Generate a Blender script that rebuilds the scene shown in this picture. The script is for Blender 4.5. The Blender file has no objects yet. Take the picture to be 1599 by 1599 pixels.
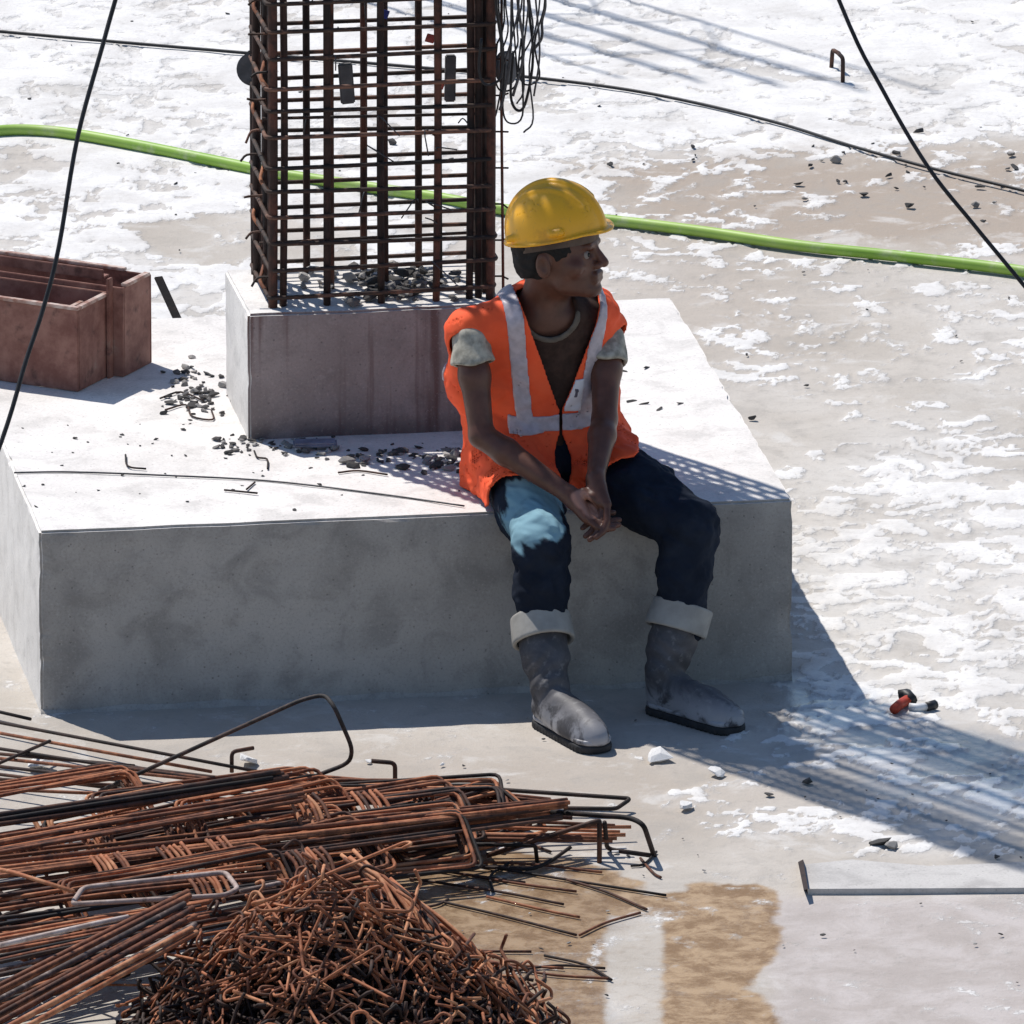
import bpy, bmesh, math, random
import numpy as np
from mathutils import Vector, Matrix, Euler
random.seed(7); RNG = np.random.default_rng(7)
R = math.radians
scene = bpy.context.scene
COL = scene.collection

# ------------------------------------------------------------------ camera, world, sun, exposure
PITCH = R(16.45); DIST = 35.0; FPX = 23131.0; CX, CZ = 0.224, 0.457
CAM = Vector((CX, -DIST*math.cos(PITCH), CZ + DIST*math.sin(PITCH)))
cd = bpy.data.cameras.new('camera'); co = bpy.data.objects.new('camera', cd); COL.objects.link(co)
co.location = CAM; co.rotation_euler = (math.pi/2 - PITCH, 0, 0)
cd.sensor_width = 36; cd.lens = FPX/1599*36; cd.clip_start = 1; cd.clip_end = 400
scene.camera = co
SUN_AZ, SUN_EL = R(40), R(57)              # shadows fall to the right and towards the viewer
sdir = Vector((math.sin(SUN_AZ)*math.cos(SUN_EL), -math.cos(SUN_AZ)*math.cos(SUN_EL), -math.sin(SUN_EL)))
sl = bpy.data.lights.new('sun', 'SUN'); so = bpy.data.objects.new('sun', sl); COL.objects.link(so)
sl.energy = 5.0; sl.angle = R(0.5); sl.color = (1, 0.955, 0.9)
so.rotation_euler = sdir.to_track_quat('-Z', 'Y').to_euler(); so.location = (-3, 6, 9)
w = bpy.data.worlds.new('World'); scene.world = w; w.use_nodes = True
wn = w.node_tree.nodes; sky = wn.new('ShaderNodeTexSky'); sky.sky_type = 'NISHITA'; sky.sun_disc = False
sky.sun_elevation = SUN_EL; sky.sun_rotation = math.atan2(-sdir.x, -sdir.y)
sky.air_density = 1.0; sky.dust_density = 0.2; sky.ozone_density = 3.0
bg = wn['Background']; bg.inputs[1].default_value = 0.12
w.node_tree.links.new(sky.outputs[0], bg.inputs[0])
vs = scene.view_settings; vs.view_transform = 'Standard'; vs.look = 'None'; vs.exposure = -0.05; vs.gamma = 1
vs.use_curve_mapping = False

# ------------------------------------------------------------------ survey helpers: sight line through a photo point meets a plane
FW = Vector((0, math.cos(PITCH), -math.sin(PITCH))); UP = Vector((0, math.sin(PITCH), math.cos(PITCH)))
def ray(px, py):
    return (FW*FPX + Vector((1, 0, 0))*(px-799.5) + UP*(799.5-py)).normalized()
def P(px, py, z=0.0):
    d = ray(px, py); return CAM + d*((z-CAM.z)/d.z)
def W(px, py, Y):
    d = ray(px, py); return CAM + d*((Y-CAM.y)/d.y)
TH = R(8.6); BW = 1.8; BH = 0.449; PTOP = 0.762
BM = Matrix.Rotation(TH, 4, 'Z')
def B(x, y, z): return BM @ Vector((x, y, z))

# ------------------------------------------------------------------ object helpers
def link(name, me, m=None, parent=None, smooth=False):
    o = bpy.data.objects.new(name, me); COL.objects.link(o)
    if m is not None and not me.materials: me.materials.append(m)
    if parent: o.parent = parent
    if smooth:
        me.polygons.foreach_set('use_smooth', np.ones(len(me.polygons), dtype=bool))
    return o
def tag(o, label, cat, group=None):
    o['label'] = label; o['category'] = cat
    if group: o['group'] = group
    return o
def empty(name, loc=(0, 0, 0)):
    o = bpy.data.objects.new(name, None); COL.objects.link(o); o.location = loc; o.empty_display_size = .05; return o
def mesh(name, v, f):
    me = bpy.data.meshes.new(name); me.from_pydata([tuple(p) for p in v], [], f); me.update(); return me
def bm_mesh(name, bm):
    me = bpy.data.meshes.new(name); bm.to_mesh(me); bm.free(); return me
def box_bm(bm, c, s, M=None, bev=0):
    r = bmesh.ops.create_cube(bm, size=1)
    T = Matrix.Translation(Vector(c)) @ Matrix.Diagonal((*s, 1))
    bmesh.ops.transform(bm, matrix=(M @ T) if M else T, verts=r['verts'])
    if bev: bmesh.ops.bevel(bm, geom=list({e for v in r['verts'] for e in v.link_edges}), offset=bev, segments=2, affect='EDGES', clamp_overlap=True)
def box_mesh(name, c, s, M=None, bev=0):
    bm = bmesh.new(); box_bm(bm, c, s, M, bev); return bm_mesh(name, bm)
def rounded(path, rad=.02, n=4, closed=False):
    p = [Vector(q) for q in path]; out = []; L = len(p)
    for i in range(L):
        if not closed and i in (0, L-1): out.append(p[i]); continue
        a, b, c = p[i-1], p[i], p[(i+1) % L]
        d1, d2 = (a-b), (c-b); r = min(rad, d1.length*.45, d2.length*.45)
        s, e = b+d1.normalized()*r, b+d2.normalized()*r
        for k in range(n+1):
            t = k/n; out.append(s*(1-t)**2 + b*2*t*(1-t) + e*t*t)
    return out
def spline(pts, n=8):
    p = [Vector(q) for q in pts]; p = [p[0]*2-p[1]] + p + [p[-1]*2-p[-2]]; out = []
    for i in range(1, len(p)-2):
        for k in range(n):
            t = k/n; a, b, c, d = p[i-1], p[i], p[i+1], p[i+2]
            out.append(.5*((2*b) + (c-a)*t + (2*a-5*b+4*c-d)*t*t + (3*b-a-3*c+d)*t**3))
    out.append(p[-2]); return out
def tube_vf(path, r, n=8, closed=False, off=0):
    p = [Vector(q) for q in path]; L = len(p); v = []; f = []
    t0 = ((p[1]-p[0])).normalized()
    nrm = t0.cross(Vector((0, 0, 1)) if abs(t0.z) < .9 else Vector((1, 0, 0))).normalized()
    for i in range(L):
        a = p[i-1] if (i > 0 or closed) else p[i]; b = p[(i+1) % L] if (i < L-1 or closed) else p[i]
        t = (b-a).normalized(); nrm = (nrm - t*nrm.dot(t)).normalized(); bi = t.cross(nrm)
        rr = r[i] if hasattr(r, '__len__') else r
        for k in range(n):
            an = 2*math.pi*k/n; v.append(p[i] + (nrm*math.cos(an) + bi*math.sin(an))*rr)
    m = L if closed else L-1
    for i in range(m):
        j = (i+1) % L
        for k in range(n):
            k2 = (k+1) % n; f.append((off+i*n+k, off+i*n+k2, off+j*n+k2, off+j*n+k))
    if not closed:
        f.append(tuple(off+k for k in range(n-1, -1, -1))); f.append(tuple(off+(L-1)*n+k for k in range(n)))
    return v, f
def tube_mesh(name, path, r, n=8, closed=False):
    v, f = tube_vf(path, r, n, closed); me = mesh(name, v, f)
    me.polygons.foreach_set('use_smooth', np.ones(len(me.polygons), dtype=bool)); return me
def tube(name, path, r, m, parent=None, n=8, closed=False):
    return link(name, tube_mesh(name, path, r, n, closed), m, parent)
def rest(o, gap=0.0): return o

# ------------------------------------------------------------------ material helpers
class NT:
    def __init__(s, name):
        s.m = bpy.data.materials.new(name); s.m.use_nodes = True; s.t = s.m.node_tree; s.b = s.t.nodes['Principled BSDF']
        s.tc = s.t.nodes.new('ShaderNodeTexCoord'); s.co = s.tc.outputs['Object']
    def n(s, typ, **kw):
        x = s.t.nodes.new('ShaderNode'+typ)
        for k, v in kw.items(): setattr(x, k, v)
        return x
    def put(s, inp, v):
        if hasattr(v, 'is_output'): s.t.links.new(v, inp)
        elif v is not None:
            if hasattr(inp.default_value, '__len__') and not hasattr(v, '__len__'): v = (v, v, v, 1)
            if hasattr(inp.default_value, '__len__') and len(inp.default_value) == 4 and len(v) == 3: v = (*v, 1)
            inp.default_value = v
    def noise(s, scale, detail=4, rough=.55, co=None, dist=0, out=0):
        x = s.n('TexNoise'); s.put(x.inputs['Vector'], co or s.co); x.inputs['Scale'].default_value = scale
        x.inputs['Detail'].default_value = detail; x.inputs['Roughness'].default_value = rough; x.inputs['Distortion'].default_value = dist
        return x.outputs[out]
    def ramp(s, v, lo, hi, a=0., b=1.):
        x = s.n('MapRange', interpolation_type='SMOOTHSTEP'); s.put(x.inputs[0], v)
        for i, q in enumerate((lo, hi, a, b)): s.put(x.inputs[i+1], q)
        return x.outputs[0]
    def math(s, op, a, b=None):
        x = s.n('Math', operation=op); s.put(x.inputs[0], a)
        if b is not None: s.put(x.inputs[1], b)
        return x.outputs[0]
    def mix(s, f, a, b, blend='MIX'):
        x = s.n('Mix', data_type='RGBA', blend_type=blend); s.put(x.inputs[0], f); s.put(x.inputs[6], a); s.put(x.inputs[7], b)
        return x.outputs[2]
    def attr(s, name):
        x = s.n('Attribute'); x.attribute_name = name; return x.outputs['Fac']
    def scaled(s, sx, sy, sz, co=None):
        x = s.n('Mapping'); s.put(x.inputs[0], co or s.co); x.inputs['Scale'].default_value = (sx, sy, sz); return x.outputs[0]
    def rnd(s): return s.n('ObjectInfo').outputs['Random']
    def wpos(s): return s.n('NewGeometry').outputs['Position']
    def out(s, col, rough=.8, bump=None, bs=.5, bd=.01, metal=0, spec=.3):
        s.put(s.b.inputs['Base Color'], col); s.put(s.b.inputs['Roughness'], rough); s.put(s.b.inputs['Metallic'], metal)
        s.put(s.b.inputs['Specular IOR Level'], spec)
        if bump is not None:
            x = s.n('Bump'); x.inputs['Strength'].default_value = bs; x.inputs['Distance'].default_value = bd
            s.put(x.inputs['Height'], bump); s.t.links.new(x.outputs[0], s.b.inputs['Normal'])
        return s.m

def m_simple(name, c, rough=.7, var=.25, scale=30, metal=0, bs=.2, spec=.3):
    t = NT(name); nz = t.noise(scale); c = Vector(c)
    return t.out(t.mix(t.ramp(nz, .3, .7), tuple(c*(1-var)), tuple(c*(1+var))), rough, nz, bs, .003, metal, spec)
def m_rust(name, dark, mid, bright, rough=.75, scale=25):
    t = NT(name); wp = t.wpos(); n1 = t.noise(scale, 6, .65, wp); n2 = t.noise(scale*5, 3, .6, wp); r = t.rnd()
    f = t.math('ADD', n1, t.math('MULTIPLY', t.math('SUBTRACT', r, .5), .34))
    c = t.mix(t.ramp(f, .32, .5), dark, mid); c = t.mix(t.ramp(f, .52, .72), c, bright)
    c = t.mix(t.ramp(n2, .55, .8, 0, .45), c, tuple(Vector(dark)*.6))
    return t.out(c, rough, n2, .35, .002, 0.0, .35)
M = {}
M['rust'] = m_rust('rusted bar', (.05, .02, .012), (.155, .056, .028), (.34, .13, .06))
M['rust_orange'] = m_rust('bright rusted bar', (.13, .042, .02), (.36, .125, .055), (.50, .23, .115))
M['rust_dark'] = m_rust('dark weathered bar', (.012, .009, .008), (.035, .02, .016), (.10, .045, .028))
M['bar_grey'] = m_rust('grey bar', (.03, .026, .024), (.09, .06, .05), (.34, .26, .22))
M['bar_pale'] = m_rust('pale pinkish bar', (.16, .11, .09), (.38, .29, .25), (.55, .46, .42))  # lighter, pinkish bar tone
M['cage'] = m_rust('cage bar', (.014, .009, .008), (.04, .02, .015), (.12, .045, .028), scale=12)
M['cage_tie'] = m_rust('cage tie', (.018, .014, .012), (.05, .03, .022), (.18, .09, .06), scale=18)
M['black'] = m_simple('black cable', (.018, .018, .02), .5)
M['wire'] = m_simple('binding wire', (.06, .06, .065), .45, metal=.3)
M['disc'] = m_simple('grey spacer', (.11, .105, .105), .85)
M['stone'] = None

def m_concrete(name, light, dark, stain=None, streaks=False, bs=.35):
    t = NT(name); n1 = t.noise(2.2, 6, .6); n2 = t.noise(38, 5, .7); n3 = t.noise(9, 5, .6, dist=.6)
    c = t.mix(t.ramp(n1, .35, .68), light, dark)
    c = t.mix(t.ramp(n3, .45, .7, 0, .55), c, tuple(Vector(dark)*.72))
    n5 = t.noise(16, 6, .7); c = t.mix(t.ramp(n5, .56, .7, 0, .4), c, tuple(Vector(light)*1.12))
    c = t.mix(t.ramp(n2, .62, .78, 0, .5), c, tuple(Vector(dark)*.55))
    if streaks:
        st = t.noise(1, 4, .6, t.scaled(13, 13, .7)); c = t.mix(t.ramp(st, .47, .60, 0, .85), c, stain)
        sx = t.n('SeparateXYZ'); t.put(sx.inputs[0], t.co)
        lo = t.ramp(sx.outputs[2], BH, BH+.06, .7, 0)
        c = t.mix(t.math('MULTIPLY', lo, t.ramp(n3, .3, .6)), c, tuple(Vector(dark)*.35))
    vor = t.n('TexVoronoi'); t.put(vor.inputs[0], t.co); vor.inputs['Scale'].default_value = 42
    pit = t.ramp(vor.outputs[0], .06, .16)
    gr = t.noise(150, 4, .75); c = t.mix(t.ramp(gr, .5, .72, 0, .5), c, tuple(Vector(dark)*.6)); c = t.mix(t.ramp(gr, .28, .45, .45, 0), c, tuple(Vector(light)*1.25))
    c = t.mix(t.ramp(vor.outputs[0], .05, .13, .55, 0), c, tuple(Vector(dark)*.4))
    h = t.math('ADD', t.math('MULTIPLY', n2, .6), t.math('MULTIPLY', pit, .4))
    return t.out(c, .9, h, bs, .004, 0, .2)
M['footing'] = m_concrete('footing concrete', (.445, .415, .378), (.31, .29, .265))
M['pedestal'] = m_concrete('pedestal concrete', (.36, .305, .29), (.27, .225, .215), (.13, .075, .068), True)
M['laitance_and_sunlit'] = m_concrete('pale dusty and sunlit concrete', (.75, .72, .685), (.66, .63, .595), bs=.25)
M['leftface'] = M['footing']

# ------------------------------------------------------------------ noise for meshes
def vnoise(x, y, seed):
    g = np.random.default_rng(seed).random((256, 256)).astype(np.float32)
    xi = np.floor(x).astype(np.int64); yi = np.floor(y).astype(np.int64); fx = x-xi; fy = y-yi
    fx = fx*fx*(3-2*fx); fy = fy*fy*(3-2*fy); xi &= 255; yi &= 255; x1 = (xi+1) & 255; y1 = (yi+1) & 255
    return (g[xi, yi]*(1-fx)+g[x1, yi]*fx)*(1-fy) + (g[xi, y1]*(1-fx)+g[x1, y1]*fx)*fy
def fbm(x, y, s, octv=4, seed=0, g=.5):
    a = 1.; t = 0; o = 0
    for i in range(octv):
        o = o + a*vnoise(x*s+13.7*i, y*s+7.3*i, seed+i); t += a; a *= g; s *= 2.03
    return o/t
def sstep(x, a, b):
    t = np.clip((x-a)/(b-a), 0, 1); return t*t*(3-2*t)

# ------------------------------------------------------------------ ground: one sheet with dried cement crust, mud and stains
def axis(lo, hi, st, far):
    d = np.arange(lo, hi+st/2, st); o = np.array([.05, .15, .4, 1, 2.5, 6, 15, 35, far])
    return np.concatenate([lo-o[::-1], d, hi+o])
gx = axis(-1.7, 2.1, .0075, 80); gy = axis(-3.7, 6.9, .017, 90)
GX, GY = np.meshgrid(gx, gy, indexing='ij')
def gauss(px, py, rx, ry, rot=0):          # soft ellipse laid on the ground, radii in metres
    c = P(px, py); dx, dy = GX-c.x, GY-c.y; cr, sr = math.cos(rot), math.sin(rot)
    u = (dx*cr+dy*sr)/rx; v = (-dx*sr+dy*cr)/ry; return np.exp(-(u*u+v*v))
def poly(pts, soft=.05, warp=.06, seed=3):
    q = [P(*p) for p in pts]; wx = GX+(fbm(GX, GY, 5, 4, seed)-.5)*warp*2; wy = GY+(fbm(GX, GY, 5, 4, seed+9)-.5)*warp*3
    ins = np.zeros(GX.shape, bool); dist = np.full(GX.shape, 9.)
    for i in range(len(q)):
        a, b = q[i], q[(i+1) % len(q)]
        cond = ((a.y > wy) != (b.y > wy)); t = (wy-a.y)/((b.y-a.y) if abs(b.y-a.y) > 1e-9 else 1e-9)
        ins ^= cond & (wx < a.x+t*(b.x-a.x))
        ex, ey = b.x-a.x, b.y-a.y; h = np.clip(((wx-a.x)*ex+(wy-a.y)*ey)/(ex*ex+ey*ey+1e-9), 0, 1)
        dist = np.minimum(dist, np.hypot(wx-a.x-h*ex, wy-a.y-h*ey))
    return sstep(np.where(ins, dist, -dist), -soft, soft)
cov = .80*sstep(GY, 3.9, 4.6)
cov = np.maximum(cov, .74*sstep(-GX, -.15, .1)*sstep(GY, 2.6, 3.0))
cov = np.maximum(cov, .30*sstep(GX, .5, .8)*sstep(GY, 2.2, 2.6))
cov = np.maximum(cov, .60*sstep(GX, .75, 1.0)*sstep(GY, -.45, -.1)*sstep(-GY, -2.6, -1.4))
cov = np.maximum(cov, .75*gauss(1480, 800, .35, .9)); cov = np.maximum(cov, .70*gauss(1250, 1280, .22, .16))
cov = np.maximum(cov, .62*gauss(1420, 1310, .25, .16)); cov = np.maximum(cov, .55*gauss(1540, 1250, .3, .2))
cov = np.maximum(cov, .45*gauss(1380, 1180, .3, .35)); cov = np.maximum(cov, .42*gauss(1060, 1250, .1, .1))
cov = np.maximum(cov, .45*gauss(1040, 1180, .07, .07)); cov = np.maximum(cov, .5*gauss(1010, 395, .22, .5))
cov *= 1-.8*poly([(900, 255), (1100, 250), (1350, 245), (1599, 225), (1800, 215), (1800, 410), (1250, 370), (960, 350)], .15, .12, 21)
cov *= 1-.95*poly([(190, 355), (300, 335), (420, 330), (560, 360), (560, 415), (250, 415)], .05, .05, 31)
cov *= 1-.6*poly([(1150, 470), (1400, 450), (1500, 560), (1420, 640), (1300, 620)], .1, .1, 41)
cov *= 1-.7*poly([(0, 215), (110, 225), (130, 262), (0, 275)], .08, .08, 45)
cov *= sstep(GY, -1.52, -1.35)
wx = GX+(fbm(GX, GY, 6, 3, 50)-.5)*.16; wy = GY+(fbm(GX, GY, 6, 3, 60)-.5)*.2
fl = fbm(wx*.8, wy*1.0, 18, 5, 70, .64)*.76 + fbm(wx, wy, 4.0, 3, 80)*.24
rk = fl.ravel().argsort().argsort().reshape(fl.shape)/fl.size     # rank: coverage becomes a threshold
field = rk-(1-cov)                                                # >0 is crust
crust = sstep(field, -.012, .03)
tan = np.clip(.25*gauss(1300, 300, .8, .6) + .85*poly([(900, 255), (1350, 245), (1800, 215), (1800, 410), (960, 350)], .2, .15, 22)
      + .5*gauss(1100, 480, .35, .7) + .55*gauss(700, 1240, 1.0, .45) + .3*gauss(60, 330, .5, .6), 0, 1)
ochre = np.clip(poly([(600, 1325), (900, 1330), (1010, 1400), (1080, 1385), (1190, 1385), (1215, 1450), (1195, 1560), (1200, 1700), (300, 1700), (450, 1330)], .022, .09, 91), 0, 1)
ochre *= 1-.85*poly([(948, 1430), (1035, 1430), (1042, 1700), (944, 1700)], .015, .016, 95)*.9
ochre *= .75+.25*sstep(fbm(GX, GY, 4, 5, 97), .3, .6)
pink = poly([(1195, 1400), (1900, 1395), (1900, 1800), (1195, 1800)], .06, .04, 99)
shadow_film = np.clip(.9*poly([(1130, 1080), (1240, 1060), (1300, 1060), (1700, 1180), (1800, 1330), (1400, 1240)], .08, .08, 103)*(.6+.4*sstep(fbm(GX, GY, 9, 3, 105), .35, .5)), 0, 1)  # darker, glossier film laid along the column's cast shadow to make it bluer
pale = np.clip(cov*1.5-.22, 0, .9)*(.45+.55*sstep(fbm(GX, GY, 3.5, 4, 140), .3, .6))
puddle = np.clip(poly([(590, 1325), (800, 1322), (960, 1352), (1000, 1420), (950, 1470), (955, 1700), (540, 1700), (500, 1400)], .05, .06, 141), 0, 1)
pale *= 1-np.clip(tan*1.1, 0, .9)
H = .0045*crust*(1-puddle) + .006*(fbm(GX, GY, 1.6, 3, 110)-.5) + .0025*(fbm(GX, GY, 16, 3, 113)-.5)*(.3+crust)
H *= 1-.8*puddle
dense = (GX > -1.72) & (GX < 2.12) & (GY > -3.72) & (GY < 6.92)
H = np.where(dense, H, 0)
footp = [(-.95, -.06), (.95, -.06), (.95, 1.86), (-.95, 1.86)]
nx, ny = len(gx), len(gy)
V = np.stack([GX, GY, H], -1).reshape(-1, 3).astype(np.float32)
I = np.arange(nx*ny).reshape(nx, ny)
F = np.stack([I[:-1, :-1], I[1:, :-1], I[1:, 1:], I[:-1, 1:]], -1).reshape(-1, 4)
def np_mesh(name, V, F):
    me = bpy.data.meshes.new(name); k = F.shape[1]
    me.vertices.add(len(V)); me.vertices.foreach_set('co', np.ascontiguousarray(V, np.float32).ravel())
    me.loops.add(F.size); me.loops.foreach_set('vertex_index', np.ascontiguousarray(F, np.int32).ravel())
    me.polygons.add(len(F)); me.polygons.foreach_set('loop_start', np.arange(0, F.size, k, dtype=np.int32))
    me.update(calc_edges=True); me.validate()
    me.polygons.foreach_set('use_smooth', np.ones(len(me.polygons), dtype=bool)); return me
gm = np_mesh('ground', V, F)
for nm, A in (('crust', field), ('tan', tan), ('ochre', ochre), ('pink', pink), ('shadow_film', shadow_film), ('pale', pale), ('puddle', puddle)):
    a = gm.attributes.new(nm, 'FLOAT', 'POINT'); a.data.foreach_set('value', A.ravel().astype(np.float32))
t = NT('site ground'); wp = t.co
n1 = t.noise(1.6, 5, .6); n2 = t.noise(26, 6, .7); n3 = t.noise(130, 3, .65); n4 = t.noise(6, 7, .65, dist=.5); n6 = t.noise(60, 4, .7)
base = t.mix(t.ramp(n1, .35, .65), (.41, .37, .32), (.51, .47, .42))
base = t.mix(t.attr('pale'), base, (.64, .625, .60))
base = t.mix(t.attr('tan'), base, (.36, .30, .245))
base = t.mix(t.ramp(n4, .5, .7, 0, .5), base, (.33, .305, .275))
base = t.mix(t.ramp(n4, .32, .47, .55, 0), base, (.60, .58, .55))
base = t.mix(t.math('MULTIPLY', t.attr('pink'), .85), base, t.mix(t.ramp(n4, .35, .62), (.47, .425, .405), (.38, .335, .31)))
base = t.mix(t.ramp(n2, .52, .72, 0, .4), base, (.28, .26, .235))
oc = t.mix(t.ramp(t.noise(13, 7, .72, dist=.3), .38, .62), (.20, .12, .06), (.38, .265, .16))
base = t.mix(t.ramp(t.math('ADD', t.attr('ochre'), t.math('ADD', t.math('MULTIPLY', t.math('SUBTRACT', n2, .5), .9), t.math('MULTIPLY', t.math('SUBTRACT', n4, .5), .6))), .15, .9, 0, .95), base, oc)
base = t.mix(t.math('MULTIPLY', t.attr('shadow_film'), .3), base, (.24, .23, .23))  # shadow tone mixed into the ground colour
fld = t.math('ADD', t.attr('crust'), t.math('ADD', t.math('MULTIPLY', t.math('SUBTRACT', n2, .5), .75), t.math('MULTIPLY', t.math('SUBTRACT', n6, .5), .5)))
cr = t.math('ADD', t.math('MULTIPLY', t.ramp(fld, -.22, .22), .5), t.math('MULTIPLY', t.ramp(fld, -.02, .05), .5))
rim = t.math('MULTIPLY', t.ramp(fld, -.10, -.01), t.ramp(fld, .0, .02, 1, 0))
base = t.mix(t.math('MULTIPLY', rim, .30), base, (.22, .20, .18))
white = t.mix(t.ramp(n4, .35, .65), (.745, .73, .705), (.63, .61, .585))
white = t.mix(t.ramp(n6, .5, .7, 0, .45), white, (.52, .50, .475)); white = t.mix(t.ramp(n2, .55, .72, 0, .4), white, (.50, .475, .45))
c = t.mix(t.math('MULTIPLY', cr, t.ramp(t.noise(2.6, 4, .6), .32, .55, .55, 1)), base, white)
c = t.mix(t.ramp(n3, .56, .78, 0, .4), c, (.25, .235, .215))
rg = t.math('SUBTRACT', .92, t.math('MULTIPLY', t.attr('shadow_film'), .80)); rg = t.math('SUBTRACT', rg, t.math('MULTIPLY', t.attr('puddle'), .70))
h = t.math('ADD', t.math('MULTIPLY', cr, .6), t.math('ADD', t.math('MULTIPLY', n2, .7), t.math('ADD', t.math('MULTIPLY', n3, .25), t.math('MULTIPLY', n6, .4))))
M['ground'] = t.out(c, rg, h, .55, .006, 0, t.math('ADD', .3, t.math('MULTIPLY', t.attr('shadow_film'), .4)))
g = link('ground', gm, M['ground']); g['kind'] = 'structure'

# raised screed strip in the foreground
slab = empty('screed_slab', P(1400, 1390)); tag(slab, 'thin pale screed slab with a sharp straight front edge', 'slab')
def local(o, me): me.transform(Matrix.Translation(-o.location)); return me
q = [P(1262, 1388, .014), P(1640, 1386, .014), P(1720, 1386, .014), P(1720, 1352, .010), P(1600, 1346, .010), P(1450, 1352, .010), P(1330, 1342, .010), P(1253, 1350, .012)]
bm = bmesh.new(); vs_ = [bm.verts.new(p) for p in q]; fc = bm.faces.new(vs_); r_ = bmesh.ops.extrude_face_region(bm, geom=[fc])
for v in [x for x in r_['geom'] if isinstance(x, bmesh.types.BMVert)]: v.co.z = -.02
bmesh.ops.recalc_face_normals(bm, faces=bm.faces)
link('top_layer', local(slab, bm_mesh('slab', bm)), m_concrete('screed', (.52, .50, .475), (.44, .42, .40)), slab)
me = mesh('strip', [P(1246, 1346, .03), P(1254, 1342, .03), P(1262, 1388, .03), P(1255, 1390, .03), P(1246, 1346, -.01), P(1254, 1342, -.01), P(1262, 1388, -.01), P(1255, 1390, -.01)],
          [(0, 1, 2, 3), (7, 6, 5, 4), (0, 4, 5, 1), (1, 5, 6, 2), (2, 6, 7, 3), (3, 7, 4, 0)])
link('edge_strip', local(slab, me), M['rust_dark'], slab)

# ------------------------------------------------------------------ footing block with pedestal
foot = empty('concrete_footing', (0, 0, 0)); foot.rotation_euler = (0, 0, TH)
tag(foot, 'big square grey concrete footing with a smaller pedestal on top', 'footing')
def rough_box(name, x0, x1, y0, y1, z0, z1, step, bev, amp, seed):
    bm = bmesh.new(); box_bm(bm, ((x0+x1)/2, (y0+y1)/2, (z0+z1)/2), (x1-x0, y1-y0, z1-z0), None, bev)
    n = int(max(x1-x0, y1-y0)/step)
    bmesh.ops.subdivide_edges(bm, edges=[e for e in bm.edges if e.calc_length() > .1], cuts=n, use_grid_fill=True)
    me = bm_mesh(name, bm); co_ = np.zeros(len(me.vertices)*3, np.float32); me.vertices.foreach_get('co', co_); c = co_.reshape(-1, 3)
    d = np.stack([fbm(c[:, 1]+c[:, 2]*1.3, c[:, 2]-c[:, 0], 9, 4, seed+k)-.5 for k in range(3)], -1)*amp
    edge = ((np.minimum(abs(c[:, 0]-x0), abs(c[:, 0]-x1)) < bev*1.2).astype(int) + (np.minimum(abs(c[:, 1]-y0), abs(c[:, 1]-y1)) < bev*1.2) + (abs(c[:, 2]-z1) < bev*1.2)) >= 2
    chip = np.clip(fbm(c[:, 0]+c[:, 1], c[:, 2]+c[:, 1]*.7, 14, 3, seed+7)-.52, 0, 1)*.022
    ctr = np.array([(x0+x1)/2, (y0+y1)/2, (z0+z1)/2]); dirn = (ctr-c); dirn /= np.linalg.norm(dirn, axis=1, keepdims=True)
    c = c+d+dirn*(chip*edge)[:, None]; me.vertices.foreach_set('co', c.astype(np.float32).ravel()); me.update()
    return me
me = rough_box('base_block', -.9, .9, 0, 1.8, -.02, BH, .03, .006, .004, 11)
me.materials.append(M['footing']); me.materials.append(M['laitance_and_sunlit'])
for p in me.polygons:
    if p.normal.z > .8 or p.normal.x < -.8: p.material_index = 1  # top is laitance; the left face is painted pale for sunlight on it
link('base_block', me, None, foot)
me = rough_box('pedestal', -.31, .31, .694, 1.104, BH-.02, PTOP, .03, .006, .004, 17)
me.materials.append(M['pedestal']); me.materials.append(M['laitance_and_sunlit'])
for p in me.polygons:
    if p.normal.z > .8 or p.normal.x < -.8: p.material_index = 1  # pedestal's left side coloured paler too, to carry its sunlight
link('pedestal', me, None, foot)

gv, gf = [], []
NG = 260
for k in range(NG):
    x = -.9+1.8*k/(NG-1); d_ = .006+.030*max(0, float(fbm(np.array([x]), np.array([.3]), 9, 4, 300)[0])-.38)*2.2+.006*random.random(); hz = .004+.018*float(fbm(np.array([x]), np.array([3.3]), 13, 4, 310)[0])
    gv += [(x, .004, hz), (x, -d_*.5, hz*.6), (x, -d_, -.006)]
for k in range(NG-1):
    for j in (0, 1): gf.append((k*3+j, k*3+j+1, k*3+j+4, k*3+j+3))
link('grout_leak', mesh('grout', gv, gf), M['footing'], foot, True)

# ------------------------------------------------------------------ rebar cage of the column
cage = empty('rebar_cage', B(.022, .9, PTOP)); tag(cage, 'tall rusty reinforcing bar cage rising from the pedestal', 'rebar cage')
CI = Matrix.Translation(-cage.location)
def cpart(name, path, r, m, n=8, closed=False):
    me = tube_mesh(name, path, r, n, closed); me.transform(CI); return link(name, me, m, cage)
X0, X1, Y0, Y1 = -.242, .286, .745, 1.052; ZT = 4.3
def vbar(x, y, r=.009, top=ZT, jit=.006):
    a = random.uniform(-jit, jit); b = random.uniform(-jit, jit)
    pts = [B(x+a*math.sin(k*1.3)+.004*(k/8), y+b*math.cos(k*1.1), PTOP-.04+(top-PTOP+.04)*k/8) for k in range(9)]
    cpart('vertical_bar', spline(pts, 3), r, M['cage'], 7)
xs = [X0+(X1-X0)*k/4 for k in range(5)]
for i, x in enumerate(xs):
    e = i in (0, 4)
    vbar(x, Y0, .0115 if e else .009); vbar(x+(0 if e else random.uniform(-.01, .01)), Y1, .0115 if e else .009)
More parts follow.
